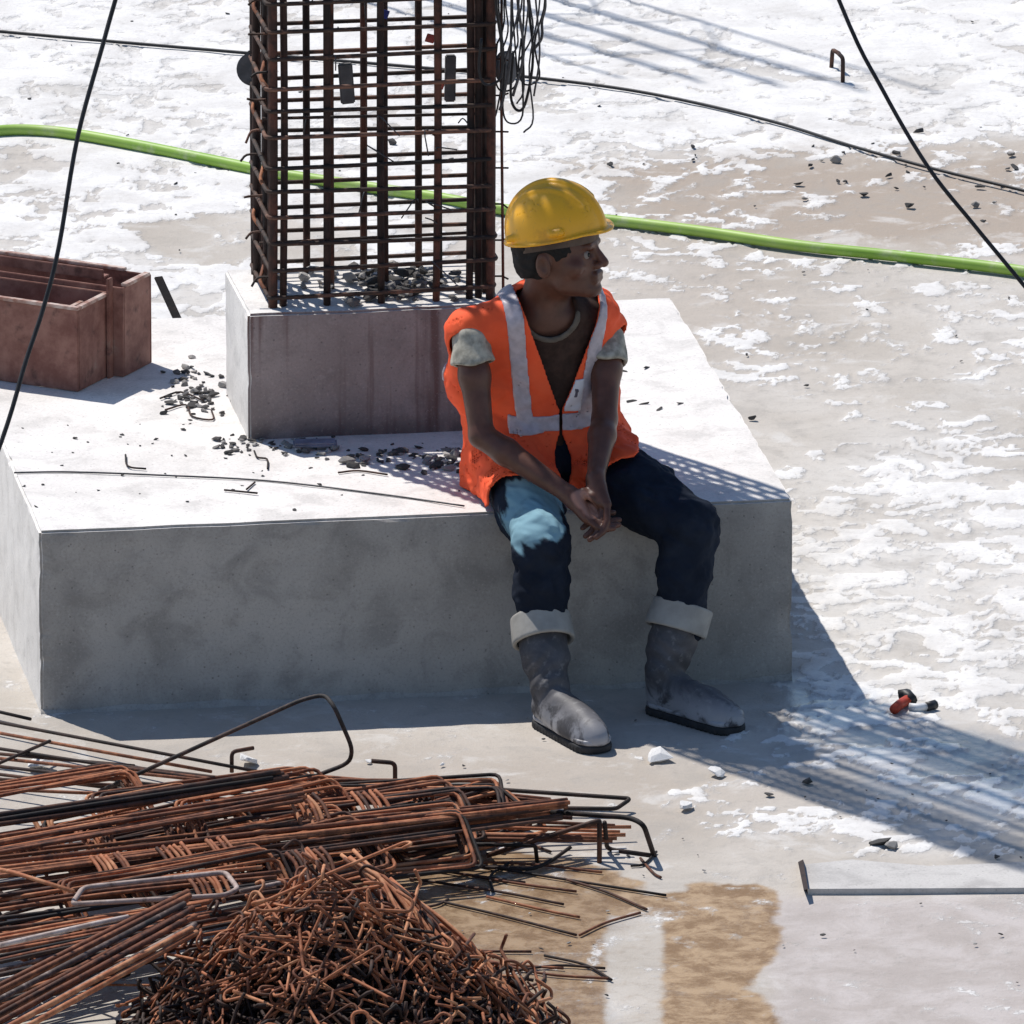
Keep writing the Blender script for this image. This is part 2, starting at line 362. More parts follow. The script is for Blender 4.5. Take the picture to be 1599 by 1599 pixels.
for x in (X0, X1):
    for k in (1, 2, 3, 4): vbar(x+random.uniform(-.006, .006), Y0+(Y1-Y0)*k/5, .011)
for x in (X0+.026, X1-.026, X1-.05): vbar(x, Y0+.012, .009)
for x in xs[1:4]: vbar(x+.03, Y0+.15, .009, 4.3)
# tie hoops; unseen upper ones thinned to pass sun, then closed up for shadow
z = PTOP+.03; k = 0
while z < ZT-.1:
    dz = random.uniform(-.004, .004); jx = random.uniform(-.005, .005)
    e = .011
    pts = [B(X0-e+jx, Y0-e, z+dz), B(X1+e+jx, Y0-e, z-dz), B(X1+e, Y1+e, z+random.uniform(-.006, .006)), B(X0-e, Y1+e, z+random.uniform(-.006, .006))]
    cpart('tie_hoop', rounded(pts, .02, 3, True), .0054, M['cage_tie'], 6, True)
    if k % 2 == 0 and z < 1.7:
        # hooked end sticking out at the corner
        c = B(X0-e, Y0+.02+random.random()*.2, z+.01)
        cpart('tie_hook', rounded([c+Vector((.0, .06, .025)), c+Vector((-.01, 0, 0)), c+Vector((.03, -.05, -.035))], .02, 3), .0045, M['rust'], 6)
    if random.random() < .3 and z < 1.7:
        ya = Y0+random.choice([.1, .16, .22]); cpart('cross_tie', [B(X0-.01, ya, z+.02), B(X1+.01, ya+random.uniform(-.03, .03), z+.02+random.uniform(-.012, .012))], .004, M['cage_tie'], 6)
    z += random.uniform(.058, .076) if z < 1.7 else (.11 if z < 2.7 else .06)
    k += 1
for k in range(16):   # binding wire ends and loose tie legs
    x = random.choice(xs)+random.uniform(-.01, .01); zz = PTOP+random.random()*.75; y = random.choice([Y0, Y1])
    c = B(x, y, zz); cpart('wire_end', spline([c, c+Vector((random.uniform(-.03, .03), -.02, .02)), c+Vector((random.uniform(-.05, .05), -.025, random.uniform(-.05, .03)))], 3), .0018, M['wire'], 5)
for k in range(9):   # hooks standing off the left side
    c = B(X0-.012, Y0+random.random()*.3, PTOP+.06+k*.085)
    cpart('tie_hook', spline([c+Vector((.015, 0, .01)), c+Vector((-.02, 0, .008)), c+Vector((-.035, -.01, random.uniform(-.02, .02)))], 3), .0032, M['cage_tie'], 5)
# thin standing bar beside the right face
cpart('side_bar', [B(X1+.035, Y0+.02, PTOP-.01), B(X1+.03, Y0+.02, 1.3), B(X1+.032, Y0, 2.2)], .004, M['cage'], 6)
for k in range(7):
    c = B(X1+.033, Y0+.02, PTOP+.05+.09*k); cpart('wire_end', [c+Vector((-.03, 0, 0)), c, c+Vector((.014, -.01, random.uniform(-.01, .01)))], .0025, M['cage'], 5)
# round cover spacers and hanging block spacers
def disc(c, rad, th, nrm, label):
    bm = bmesh.new(); bmesh.ops.create_cone(bm, cap_ends=True, segments=28, radius1=rad, radius2=rad, depth=th)
    bmesh.ops.bevel(bm, geom=[e for e in bm.edges if len(e.link_faces) == 2 and abs(e.calc_face_angle()) > 1], offset=.004, segments=2, affect='EDGES')
    hub = bmesh.ops.create_cone(bm, cap_ends=True, segments=14, radius1=rad*.3, radius2=rad*.24, depth=th+.008)
    me = bm_mesh('disc', bm); o = link('wheel_spacer', me, M['disc']); o.location = c
    o.rotation_euler = Vector(nrm).to_track_quat('Z', 'Y').to_euler(); tag(o, label, 'spacer')
disc(W(396, 108, 1.0), .041, .02, (-.15, -1, .3), 'round grey cover spacer clipped on the cage edge above the green hose')
disc(W(790, 106, .92), .041, .02, (.9, -.55, .2), 'round grey cover spacer behind the hanging wires')
def plate(px, py, w_, h_, Y, tilt, label):
    me = box_mesh('block', (0, 0, 0), (w_, .018, h_), None, .003); o = link('spacer_block', me, M['disc']); o.location = W(px, py, Y); o.rotation_euler = (0, tilt, R(8)); tag(o, label, 'spacer')
plate(541, 130, .034, .10, Y0+.125-.02, R(-4), 'wide grey mortar spacer hanging inside the cage')
plate(703, 122, .026, .115, Y0+.09, R(1), 'narrow grey mortar spacer hanging inside the cage')
for (px, py, cl, nm) in ((672, 60, (.28, .06, .05), 'red plastic tag tied low in the cage by the top'), (600, 22, (.02, .03, .16), 'blue plastic tag tied to a middle bar of the cage'), (687, 132, (.5, .13, .1), 'pale red plastic strip tied in the cage beside the narrow spacer')):
    me = box_mesh('tag', (0, 0, 0), (.022, .004, .022), None, .001); o = link('plastic_tag', me, m_simple(nm[:8], cl)); o.location = W(px, py, Y0+.1); o.rotation_euler = (.2, .3, .2); tag(o, nm, 'tag')

# bunch of wires hanging at the right of the cage
wc = empty('hanging_wires', B(X1+.04, Y0, 1.72)); tag(wc, 'bunch of loose dark wires hanging from the cage', 'wires')
for k in range(17):
    a = k/16; x0 = 782+66*a; Yw = .80-.09*random.random(); lowy = [120, 170, 90, 60, 150, 100, 130, 70, 150, 180, 140, 95, 160, 185, 150, 120, 60][k]
    pts = [B(X1+.02, Y0-.01, 1.74), W(788+50*a, -70, Yw), W(x0+random.uniform(-8, 8), 0, Yw), W(x0+random.uniform(-10, 8), lowy*.55, Yw), W(x0-6+random.uniform(-12, 8), lowy, Yw)]
    if k % 3 == 0: pts += [W(x0-24, lowy+12, Yw), W(x0-34, lowy-12, Yw), W(x0-30, lowy*.5, Yw)]
    elif k % 3 == 1: pts += [W(x0-14-6*random.random(), lowy+22, Yw)]
    me = tube_mesh('strand', spline(pts, 5), .0024 if k % 4 else .0036, 6); me.transform(Matrix.Translation(-wc.location))
    link('strand', me, M['wire'] if k % 3 else M['black'], wc)

# second column's starter bars beyond the picture: its shadow falls across the far slab
def far_cage():
    c = P(330, -130); o = empty('starter_bars', c); tag(o, 'group of tall starter bars standing on the far slab', 'rebar cage')
    for k in range(8):
        x = (k % 4)*.16-.24; y = (k//4)*.30-.15; p = BM @ Vector((x, y, 0))
        link('vertical_bar', tube_mesh('b', [p, p+Vector((0, 0, 3.3+.15*k))], .007, 7), M['cage'], o)
    for z in (.5, 1.2, 2.0, 2.8):
        pts = [BM @ Vector(q) for q in ((-.25, -.16, z), (.25, -.16, z), (.25, .16, z), (-.25, .16, z))]
        link('tie_hoop', tube_mesh('h', rounded(pts, .02, 3, True), .004, 6, True), M['cage_tie'], o)
far_cage()
hp = empty('rebar_hairpin', P(1310, 132)); tag(hp, 'pair of short bent bar stubs sticking up from the far slab', 'bar stubs')
def lt(o, path, r, m, name, n=7): me = tube_mesh(name, path, r, n); me.transform(Matrix.Translation(-o.location)); return link(name, me, m, o)
b1, b2 = P(1297, 108), P(1316, 132)
lt(hp, rounded([b1+Vector((0, 0, -.03)), b1+Vector((.005, 0, .055)), b1+Vector((.022, -.06, .06))], .01, 3), .006, M['rust_dark'], 'stub_bar')
lt(hp, rounded([b2+Vector((0, 0, -.03)), b2+Vector((0, 0, .075)), b2+Vector((-.012, .03, .08))], .01, 3), .006, M['rust_dark'], 'stub_bar')

# ------------------------------------------------------------------ implicit-surface modelling for the person
class Field:
    def __init__(s, lo, hi, h):
        s.lo = np.array(lo, float); s.h = h; s.n = np.ceil((np.array(hi)-s.lo)/h).astype(int)+1
        s.ax = [(s.lo[i]+h*np.arange(s.n[i])).astype(np.float32) for i in range(3)]
        s.f = np.full(tuple(s.n), .5, np.float32)
    def sub(s, lo, hi):
        i0 = np.clip(np.floor((np.array(lo)-s.lo)/s.h).astype(int), 0, s.n); i1 = np.clip(np.ceil((np.array(hi)-s.lo)/s.h).astype(int)+1, 0, s.n)
        sl_ = tuple(slice(a, b) for a, b in zip(i0, i1))
        return sl_, (s.ax[0][sl_[0]][:, None, None], s.ax[1][sl_[1]][None, :, None], s.ax[2][sl_[2]][None, None, :])
    def add(s, fn, lo, hi, k=.01, cut=False):
        m = k+s.h*3+.02; sl_, p = s.sub(np.array(lo)-m, np.array(hi)+m)
        if 0 in s.f[sl_].shape: return
        d = fn(p); a = s.f[sl_]
        if cut:
            d = -d; hh = np.clip(.5-.5*(a-d)/k, 0, 1) if k else None
            s.f[sl_] = (a*(1-hh)+d*hh+k*hh*(1-hh)) if k else np.maximum(a, d)
        else:
            hh = np.clip(.5+.5*(d-a)/k, 0, 1); s.f[sl_] = d*(1-hh)+a*hh-k*hh*(1-hh)
    def cap(s, a, b, ra, rb, k=.01, cut=False):
        a = np.array(a); b = np.array(b); r = max(ra, rb)
        s.add(lambda p: sd_cap(p, a, b, ra, rb), np.minimum(a, b)-r, np.maximum(a, b)+r, k, cut)
    def chain(s, pts, k=.01):
        for (a, ra), (b, rb) in zip(pts[:-1], pts[1:]): s.cap(a, b, ra, rb, k)
    def ell(s, c, r, Rm=None, k=.01, cut=False):
        c = np.array(c); q = max(r); s.add(lambda p: sd_ell(p, c, r, Rm), c-q, c+q, k, cut)
    def grid(s): return (s.ax[0][:, None, None], s.ax[1][None, :, None], s.ax[2][None, None, :])
    def mesh(s, name, smooth=1):
        f = s.f; sg = f < 0; n = s.n
        cs = np.zeros(tuple(n-1), np.int8)
        for dx in (0, 1):
            for dy in (0, 1):
                for dz in (0, 1): cs += sg[dx:n[0]-1+dx, dy:n[1]-1+dy, dz:n[2]-1+dz]
        act = (cs > 0) & (cs < 8); idx = np.full(act.shape, -1, np.int32); cells = np.argwhere(act); idx[act] = np.arange(len(cells))
        acc = np.zeros((len(cells), 3)); cnt = np.zeros(len(cells))
        for axs in range(3):
            o1, o2 = [a for a in range(3) if a != axs]
            for u in (0, 1):
                for v in (0, 1):
                    a = cells.copy(); a[:, o1] += u; a[:, o2] += v; b = a.copy(); b[:, axs] += 1
                    fa = f[a[:, 0], a[:, 1], a[:, 2]]; fb = f[b[:, 0], b[:, 1], b[:, 2]]; ch = (fa < 0) != (fb < 0)
                    t = fa/(fa-fb+1e-12); pt = a.astype(float); pt[:, axs] += t
                    acc[ch] += pt[ch]; cnt[ch] += 1
        V = acc/cnt[:, None]*s.h+s.lo; Q = []
        for axs in range(3):
            o1, o2 = [(1, 2), (2, 0), (0, 1)][axs]
            A = sg; sl0 = [slice(None)]*3; sl1 = [slice(None)]*3; sl0[axs] = slice(0, -1); sl1[axs] = slice(1, None)
            e0 = A[tuple(sl0)]; ch = np.argwhere(e0 != A[tuple(sl1)])
            ch = ch[(ch[:, o1] > 0) & (ch[:, o2] > 0) & (ch[:, o1] < n[o1]-1) & (ch[:, o2] < n[o2]-1)]
            if not len(ch): continue
            fl = e0[ch[:, 0], ch[:, 1], ch[:, 2]]
            def cell(d1, d2):
                c = ch.copy(); c[:, o1] -= d1; c[:, o2] -= d2; return idx[c[:, 0], c[:, 1], c[:, 2]]
            q = np.stack([cell(1, 1), cell(0, 1), cell(0, 0), cell(1, 0)], -1); q[~fl] = q[~fl][:, ::-1]; Q.append(q)
        Q = np.concatenate(Q); Q = Q[(Q >= 0).all(1)]
        for _ in range(smooth):
            sm = np.zeros_like(V); c2 = np.zeros(len(V))
            for a, b in ((0, 1), (1, 2), (2, 3), (3, 0)):
                for i, j in ((a, b), (b, a)): np.add.at(sm, Q[:, i], V[Q[:, j]]); np.add.at(c2, Q[:, i], 1)
            V = V*.5+.5*sm/np.maximum(c2, 1)[:, None]
        return np_mesh(name, V, Q)
def sd_cap(p, a, b, ra, rb):
    ba = b-a; L2 = (ba*ba).sum()+1e-12
    t = np.clip(((p[0]-a[0])*ba[0]+(p[1]-a[1])*ba[1]+(p[2]-a[2])*ba[2])/L2, 0, 1)
    return np.sqrt((p[0]-a[0]-t*ba[0])**2+(p[1]-a[1]-t*ba[1])**2+(p[2]-a[2]-t*ba[2])**2)-(ra+(rb-ra)*t)
def loc(p, c, Rm):
    q = [p[i]-c[i] for i in range(3)]
    return q if Rm is None else [q[0]*Rm[0][j]+q[1]*Rm[1][j]+q[2]*Rm[2][j] for j in range(3)]     # columns of Rm are local axes
def sd_ell(p, c, r, Rm=None):
    q = loc(p, c, Rm); k0 = np.sqrt(sum((q[i]/r[i])**2 for i in range(3))); k1 = np.sqrt(sum((q[i]/r[i]**2)**2 for i in range(3)))
    return k0*(k0-1)/(k1+1e-9)
def smax(a, b, k): h = np.clip(.5-.5*(b-a)/k, 0, 1); return b*(1-h)+a*h+k*h*(1-h)
def smin(a, b, k): return -smax(-a, -b, k)
A_ = np.array
def frame(f, u=(0, 0, 1)):
    f = Vector(f).normalized(); l = Vector(u).cross(f).normalized(); u2 = f.cross(l); return np.array([f, l, u2]).T    # columns forward, left, up

# joints
PEL = A_((.305, .255, .535)); NB = A_(W(850, 452, .17)); HC = A_(W(872, 398, .125))
SR, ER, WR = A_(W(732, 510, .13)), A_(W(752, 680, .03)), A_(W(888, 772, -.10))
SL_, EL, WL = A_(W(948, 512, .235)), A_(W(944, 655, .09)), A_(W(930, 748, -.08))
HR, KR = A_((.225, .22, .527)), A_(W(846, 850, -.13))
HL, KL = A_((.395, .25, .527)), A_(W(1076, 824, -.06))
toeR, heelR = A_(P(932, 1174)), A_(P(842, 1128)); toeL, heelL = A_(P(1160, 1148)), A_(P(1012, 1108))
fR = (toeR-heelR)/np.linalg.norm(toeR-heelR); fL = (toeL-heelL)/np.linalg.norm(toeL-heelL)
AR = heelR+fR*.05+A_((0, 0, .10)); AL = heelL+fL*.05+A_((0, 0, .10))
CR = A_(W(845, 980, -.16)); CL = A_(W(1062, 962, -.085))
uT = A_((.982, .19, 0)); vT = A_((.19, -.982, 0)); wT = NB-PEL; LT = np.linalg.norm(wT); wT /= LT
vT = np.cross(uT, wT); vT = vT if vT[1] < 0 else -vT
RT = np.stack([uT, vT, wT], 1)
def torso(p, grow=0., prof=None):
    u, v, w_ = loc(p, PEL, RT); t = w_/LT
    ts = [-.5, -.25, 0, .3, .6, .85, 1.1]
    a = np.interp(t, ts, [.19, .185, .168, .143, .150, .157, .15])+grow; b = np.interp(t, ts, [.145, .14, .122, .108, .108, .096, .085])+grow
    v0 = np.interp(t, ts, [.02, .015, 0, -.02, -.02, -.005, .01])
    d = (np.sqrt((u/a)**2+((v-v0)/b)**2)-1)*np.minimum(a, b)
    top = (w_-(LT*1.0+grow-.34*np.maximum(np.abs(u)-.045, 0)-.0*v))*.94
    return smax(d, top, .05), u, v-v0, t
def wr3(p, s, sd):
    x, y, z = p; a = sd*1.7
    return (np.sin(x*s+1.9*np.sin(z*s*.7+a)+a)*np.sin(z*s*.8+1.3*np.sin(y*s*.9+x*s*.5)+2*a)+.5*np.sin(y*s*1.6+x*s*1.1+1.5*np.sin(z*s*1.2)+a))/1.5

person = empty('person', (.33, .05, 0)); tag(person, 'seated worker in orange safety vest and yellow helmet, hands clasped between the knees', 'person')
def pp(name, me, m, parent=None):
    par = parent or person; me.transform(Matrix.Translation(-person.location)); return link(name, me, m, par)

t = NT('dark skin'); nz = t.noise(25, 4); M['skin'] = t.out(t.mix(t.attr('palm'), t.mix(t.ramp(nz, .3, .7), (.085, .034, .021), (.125, .052, .033)), (.36, .18, .13)), .42, t.noise(160, 3), .12, .002, 0, .4)
t = NT('orange vest fabric'); nz = t.noise(14, 4); wv = t.noise(420, 2)
M['vest'] = t.out(t.mix(t.ramp(nz, .3, .75), (.94, .130, .045), (.86, .10, .035)), .75, wv, .25, .001, 0, .2)
M['tape'] = m_simple('grey reflective tape', (.46, .41, .44), .4, .12, 60)
M['badge'] = m_simple('white badge', (.72, .70, .72), .5, .05)
M['shirt'] = m_simple('dark undershirt', (.045, .026, .02), .9, .3, 40)
M['sleeve'] = m_simple('khaki sleeve', (.36, .34, .28), .9, .35, 45)
t = NT('navy denim'); nz = t.noise(9, 5, .6, dist=.5); wv = t.noise(330, 2)
sun_patch = t.attr('sun_patch')
cden = t.mix(t.ramp(nz, .35, .7), (.010, .014, .024), (.019, .026, .042)); cden = t.mix(t.math('MULTIPLY', sun_patch, t.ramp(nz, .3, .45, .7, 1)), cden, (.21, .36, .42))
M['denim'] = t.out(cden, .9, wv, .3, .001, 0, .15)
t = NT('dusty rubber'); nz = t.noise(11, 6, .65, dist=.8); n2 = t.noise(60, 4)
cb = t.mix(t.ramp(nz, .34, .68), (.062, .060, .064), (.105, .10, .106)); cb = t.mix(t.ramp(n2, .55, .75, 0, .5), cb, (.24, .235, .23))
sx = t.n('SeparateXYZ'); t.put(sx.inputs[0], t.wpos()); dust = t.math('MULTIPLY', t.ramp(sx.outputs[2], .02, .10, 1, 0), t.ramp(nz, .42, .54))
M['boot'] = t.out(t.mix(t.math('MULTIPLY', dust, .8), cb, (.44, .44, .46)), t.math('SUBTRACT', .6, t.math('MULTIPLY', dust, .25)), n2, .15, .002, 0, .35)
M['cuff'] = m_simple('boot cuff lining', (.33, .315, .285), .85, .12, 25)
M['sole'] = m_simple('dark sole', (.03, .03, .032), .7)
t = NT('yellow helmet shell'); n1 = t.noise(14, 6, .7); n2 = t.noise(70, 4, .7); M['helmet'] = t.out(t.mix(t.ramp(n2, .6, .75, 0, .5), t.mix(t.ramp(n1, .52, .72, 0, .65), (.90, .44, .012), (.60, .27, .025)), (.35, .22, .08)), t.ramp(n1, .3, .7, .25, .5), n2, .06, .002, 0, .5)
M['hair'] = m_simple('black hair', (.008, .007, .007), .7, .3, 200)
M['strap'] = m_simple('worn strap', (.10, .075, .06), .8)

# --- body: head, neck, torso core, arms and hands as one continuous skin
FD = Vector((math.sin(R(70)), -math.cos(R(70)), 0)); HF = frame((FD.x, FD.y, .13))
def hp_(f, l, u): return HC+HF@A_((f, l, u))
Fb = Field((-.02, -.24, .42), (.62, .42, 1.28), .0033)
Fb.ell(hp_(-.01, 0, .045), (.098, .076, .098), HF, .01)                  # cranium
Fb.ell(hp_(.022, 0, -.022), (.072, .060, .078), HF, .03)                 # face mass
Fb.cap(hp_(.02, .042, -.062), hp_(.066, .014, -.082), .016, .016, .025); Fb.cap(hp_(.02, -.042, -.062), hp_(.066, -.014, -.082), .016, .016, .025)   # jaw
Fb.ell(hp_(.080, 0, -.086), (.017, .019, .015), HF, .018)                # chin
Fb.cap(hp_(.088, -.03, .024), hp_(.088, .03, .024), .011, .011, .014)    # brow
Fb.chain([(hp_(.094, 0, .014), .008), (hp_(.112, 0, -.022), .012)], .009) # nose bridge to tip
Fb.ell(hp_(.100, .014, -.026), (.012, .009, .009), HF, .006); Fb.ell(hp_(.100, -.014, -.026), (.012, .009, .009), HF, .006)
Fb.cap(hp_(.092, -.017, -.049), hp_(.092, .017, -.049), .0085, .0085, .006); Fb.cap(hp_(.090, -.015, -.062), hp_(.090, .015, -.062), .009, .009, .006)   # lips
for s in (-1, 1):
    Fb.ell(hp_(.086, s*.031, .006), (.013, .016, .010), HF, .008, True)    # eye socket
    Fb.ell(hp_(.076, s*.030, .005), (.0125, .0125, .0125), HF, .003)       # eyeball
    Fb.ell(hp_(.055, s*.052, -.022), (.022, .014, .018), HF, .02)          # cheekbone
    Fb.ell(hp_(-.012, s*.076, -.008), (.019, .007, .031), HF, .006); Fb.ell(hp_(-.008, s*.083, -.006), (.009, .006, .017), HF, .004, True)   # ear
Fb.cap(NB+A_((0, .015, -.03)), hp_(-.025, 0, -.035), .056, .052, .02)      # neck
Fb.add(lambda p: torso(p, -.022)[0], PEL-.25, PEL+A_((.25, .25, .5)), .03)
Fb.chain([(SR, .033), (SR*.55+ER*.45, .0355), (ER, .029)], .02); Fb.chain([(ER, .030), (ER*.72+WR*.28, .0325), (WR, .0205)], .012)
Fb.chain([(SL_, .033), (SL_*.55+EL*.45, .0355), (EL, .029)], .02); Fb.chain([(EL, .030), (EL*.72+WL*.28, .0325), (WL, .0205)], .012)
def hand(Wp, K, lat, curl, lens, thumb, tdir):
    lat = A_(lat)/np.linalg.norm(lat); d = (K-Wp)/np.linalg.norm(K-Wp); curl = A_(curl, float)
    Fb.cap(Wp, Wp+(K-Wp)*.35, .0215, .022, .012)
    for s in (-1, -.33, .33, 1): Fb.cap(Wp+d*.02+lat*s*.011, K+lat*s*.027, .0155, .0125, .010)
    for s, L in zip((-1, -.33, .33, 1), lens):
        a = K+lat*s*.029; d1 = d+curl*.25; d1 /= np.linalg.norm(d1); b = a+d1*.042*L
        d2 = d+curl*.9; d2 /= np.linalg.norm(d2); c = b+d2*.028*L; d3 = d*.5+curl*1.3; d3 /= np.linalg.norm(d3); e = c+d3*.021*L
        Fb.chain([(a, .0090), (b, .0084), (c, .0078), (e, .0068)], .002)
    a = Wp+d*.03+lat*thumb*.018; tdir = A_(tdir, float); tdir /= np.linalg.norm(tdir); b = a+(tdir*.75+d*.5)*.034; c = b+(tdir*.35+d*.9)*.03; e = c+(d)*.022
    Fb.chain([(a, .0145), (b, .0115), (c, .0100), (e, .0082)], .006)
KRh = A_(W(910, 796, -.125)); KLh = A_(W(936, 786, -.115))
hand(WR, KRh, (.25, -.75, -.5), (.75, .25, .35), (1, 1.1, 1.02, .8), -1, (.35, .1, .9))
hand(WL, KLh, (.62, -.75, .1), (-.65, -.12, -.1), (.8, 1.02, 1.1, 1), -1, (-.75, .35, .15))
bme = Fb.mesh('body', 1); cc = np.zeros(len(bme.vertices)*3, np.float32); bme.vertices.foreach_get('co', cc); cc = cc.reshape(-1, 3)
pa = WR*.55+KRh*.45+A_((.012, -.012, .012)); pb = KRh+A_((.02, -.012, -.006)); dd = sd_cap((cc[:, 0], cc[:, 1], cc[:, 2]), pa, pb, 0, 0)
a = bme.attributes.new('palm', 'FLOAT', 'POINT'); a.data.foreach_set('value', (1-sstep(dd+.012*(fbm(cc[:, 0], cc[:, 2], 60, 2, 3)-.5), .016, .024)).astype(np.float32))
body = pp('body', bme, M['skin'])
for s in (-1, 1):   # eyes
    bm = bmesh.new(); bmesh.ops.create_uvsphere(bm, u_segments=14, v_segments=10, radius=.0118); bmesh.ops.translate(bm, vec=Vector(hp_(.0785, s*.030, .005)), verts=bm.verts)
    e = pp('eye', bm_mesh('eye', bm), m_simple('eye white', (.22, .19, .17), .3, .05))
    bm = bmesh.new(); bmesh.ops.create_uvsphere(bm, u_segments=12, v_segments=8, radius=.0065); bmesh.ops.translate(bm, vec=Vector(hp_(.0855, s*.031, .005)), verts=bm.verts)
    pp('iris', bm_mesh('iris', bm), m_simple('iris', (.01, .006, .005), .2, .05), e)
# --- hair
Fh = Field(HC-.16, HC+.16, .0035)
Fh.ell(hp_(-.012, 0, .045), (.103, .081, .102), HF, .01); Fh.ell(hp_(-.05, 0, -.012), (.058, .069, .058), HF, .02)
g_ = Fh.grid(); q = loc(g_, HC, HF); Fh.f = smax(Fh.f, -(q[2]+.062+.6*np.maximum(q[0], -.03)), .006); Fh.f = smax(Fh.f, q[0]-.06+.15*q[2], .006)
Fh.f += .003*wr3(g_, 170, 2); Fh.ell(hp_(-.005, -.082, -.01), (.03, .022, .036), HF, .004, True); Fh.ell(hp_(-.005, .082, -.01), (.03, .022, .036), HF, .004, True)
Fh.cap(hp_(.03, -.08, -.03), hp_(.05, -.08, -.10), .03, .05, .004, True)
pp('hair', Fh.mesh('hair'), M['hair'])
# --- helmet
hf = frame((FD.x, FD.y, .235)); HO = hp_(.002, 0, .060)
Fh = Field(HO-.19, HO+.19, .003); g_ = Fh.grid(); q = loc(g_, HO, hf)
dome = sd_ell(g_, HO, (.121, .106, .120), hf)
ridge = smin(dome, smax(dome-.007, np.abs(q[1])-.014, .008), .004)
for s in (-1, 1): ridge = smin(ridge, smax(smax(dome-.0045, np.abs(q[1]-s*.045)-.006, .006), -(q[2]-.055), .01), .004)
shell = smax(smax(ridge, -(dome+.005), .002), -(q[2]+.006), .003)
brimr = np.sqrt((q[0]/(.130+.010*sstep(q[0], 0, .12)))**2+(q[1]/.114)**2)-1
brim = smax(smax(brimr*.112, np.abs(q[2]+.006+.018*sstep(q[0], .09, .18))-.0035, .003), -(dome+.005), .002)
Fh.f = smin(shell, brim, .007).astype(np.float32)
for (a, s) in ((.04, -1), (.04, 1), (-.075, -1), (-.075, 1)):
    yv = .106*math.sqrt(max(0, 1-(a/.121)**2)); Fh.cap(HO+hf@A_((a-.012, s*(yv+.001), .013)), HO+hf@A_((a+.012, s*(yv+.001), .013)), .0085, .0085, .006)
helm = pp('helmet', Fh.mesh('helmet'), M['helmet'])
pts = [HO+hf@A_((.100*math.cos(a), .090*math.sin(a), -.014-.010*math.cos(a)**2)) for a in np.linspace(0, 2*math.pi, 33)[:-1]]
v, f = [], []
for i, c_ in enumerate(pts):
    o_ = (c_-HO); o_[2] = 0; o_ /= np.linalg.norm(o_)
    v += [c_+A_((0, 0, .014)), c_+A_((0, 0, -.013)), c_+A_((0, 0, -.013))-o_*.004, c_+A_((0, 0, .014))-o_*.004]
n_ = len(pts)
for i in range(n_):
    j = (i+1) % n_
    for k in range(4): f.append((i*4+k, j*4+k, j*4+(k+1) % 4, i*4+(k+1) % 4))
pp('headband', mesh('headband', v, f), M['strap'], helm)
# --- undershirt and the khaki shirt's short sleeves
Fs = Field((-.03, -.05, .42), (.60, .45, 1.02), .0045)
Fs.add(lambda p: torso(p, -.010)[0], (-.03, -.05, .42), (.6, .45, 1.02), .02)
g_ = Fs.grid(); Fs.f += (.0035*wr3(g_, 55, 1)).astype(np.float32)
Fs.cap(NB+A_((.012, -.045, -.04)), NB+A_((.012, -.11, .07)), .062, .085, .006, True); Fs.cap(NB+A_((0, 0, -.01)), NB+A_((0, 0, .1)), .066, .08, .006, True)
ush = pp('undershirt', Fs.mesh('undershirt'), M['shirt'])
neckl = Fs.f.copy()
Fs.f = (np.abs(neckl)-.004).astype(np.float32); Fs.f = np.maximum(Fs.f, np.abs(sd_cap(g_, NB+A_((.012, -.045, -.04)), NB+A_((.012, -.11, .07)), .062, .085)-.007)-.007)
Fs.f = np.maximum(Fs.f, g_[1]-.12).astype(np.float32); pp('neck_band', Fs.mesh('neck_band'), m_simple('faded neck band', (.13, .11, .09), .9), ush)
for S, E_ in ((SR, ER), (SL_, EL)):
    d = (E_-S)/np.linalg.norm(E_-S); Fs = Field(np.minimum(S, E_)-.09, np.maximum(S, E_)+.09, .004); g_ = Fs.grid()
    Fs.cap(S+d*.03, S+d*.10, .043, .0545, .02); Fs.f += (.003*wr3(g_, 70, 1)).astype(np.float32)
    q = (g_[0]-S[0])*d[0]+(g_[1]-S[1])*d[1]+(g_[2]-S[2])*d[2]
    Fs.f = smax(Fs.f, q-.094-.006*np.sin(60*g_[0]), .004).astype(np.float32); Fs.cap(S+d*.085, S+d*.2, .041, .043, .003, True)
    pp('shirt_sleeve', Fs.mesh('shirt_sleeve'), M['sleeve'])
# --- trousers
blk = lambda p: np.maximum(np.maximum(-(-math.sin(TH)*p[0]+math.cos(TH)*p[1]), p[2]-BH)-.0, -.2+0*p[0])      # inside the block is negative
Ft = Field((.08, -.30, .15), (.80, .45, .70), .0045)
Ft.ell((.31, .27, .53), (.185, .135, .10), None, .03)
Ft.chain([(HR, .088), (HR*.45+KR*.55, .078), (KR, .066)], .03); Ft.chain([(HL, .090), (HL*.45+KL*.55, .082), (KL, .069)], .03)
Ft.chain([(KR, .066), (KR*.5+CR*.5, .061), (CR+(CR-KR)*.1, .057)], .02); Ft.chain([(KL, .069), (KL*.5+CL*.5, .063), (CL+(CL-KL)*.1, .058)], .02)
g_ = Ft.grid(); Ft.f += (.0055*wr3(g_, 46, 3)+.0034*wr3(g_, 100, 5)+.0015*wr3(g_, 190, 8)).astype(np.float32); Ft.f = np.maximum(Ft.f, -(blk(g_)-.002)).astype(np.float32)
tm = Ft.mesh('trousers'); cc = np.zeros(len(tm.vertices)*3, np.float32); tm.vertices.foreach_get('co', cc); cc = cc.reshape(-1, 3)
KM = HR*.17+KR*.83; fd = np.linalg.norm((cc-KM-A_((-.012, -.02, .055)))/A_((.10, .15, .10)), axis=1)
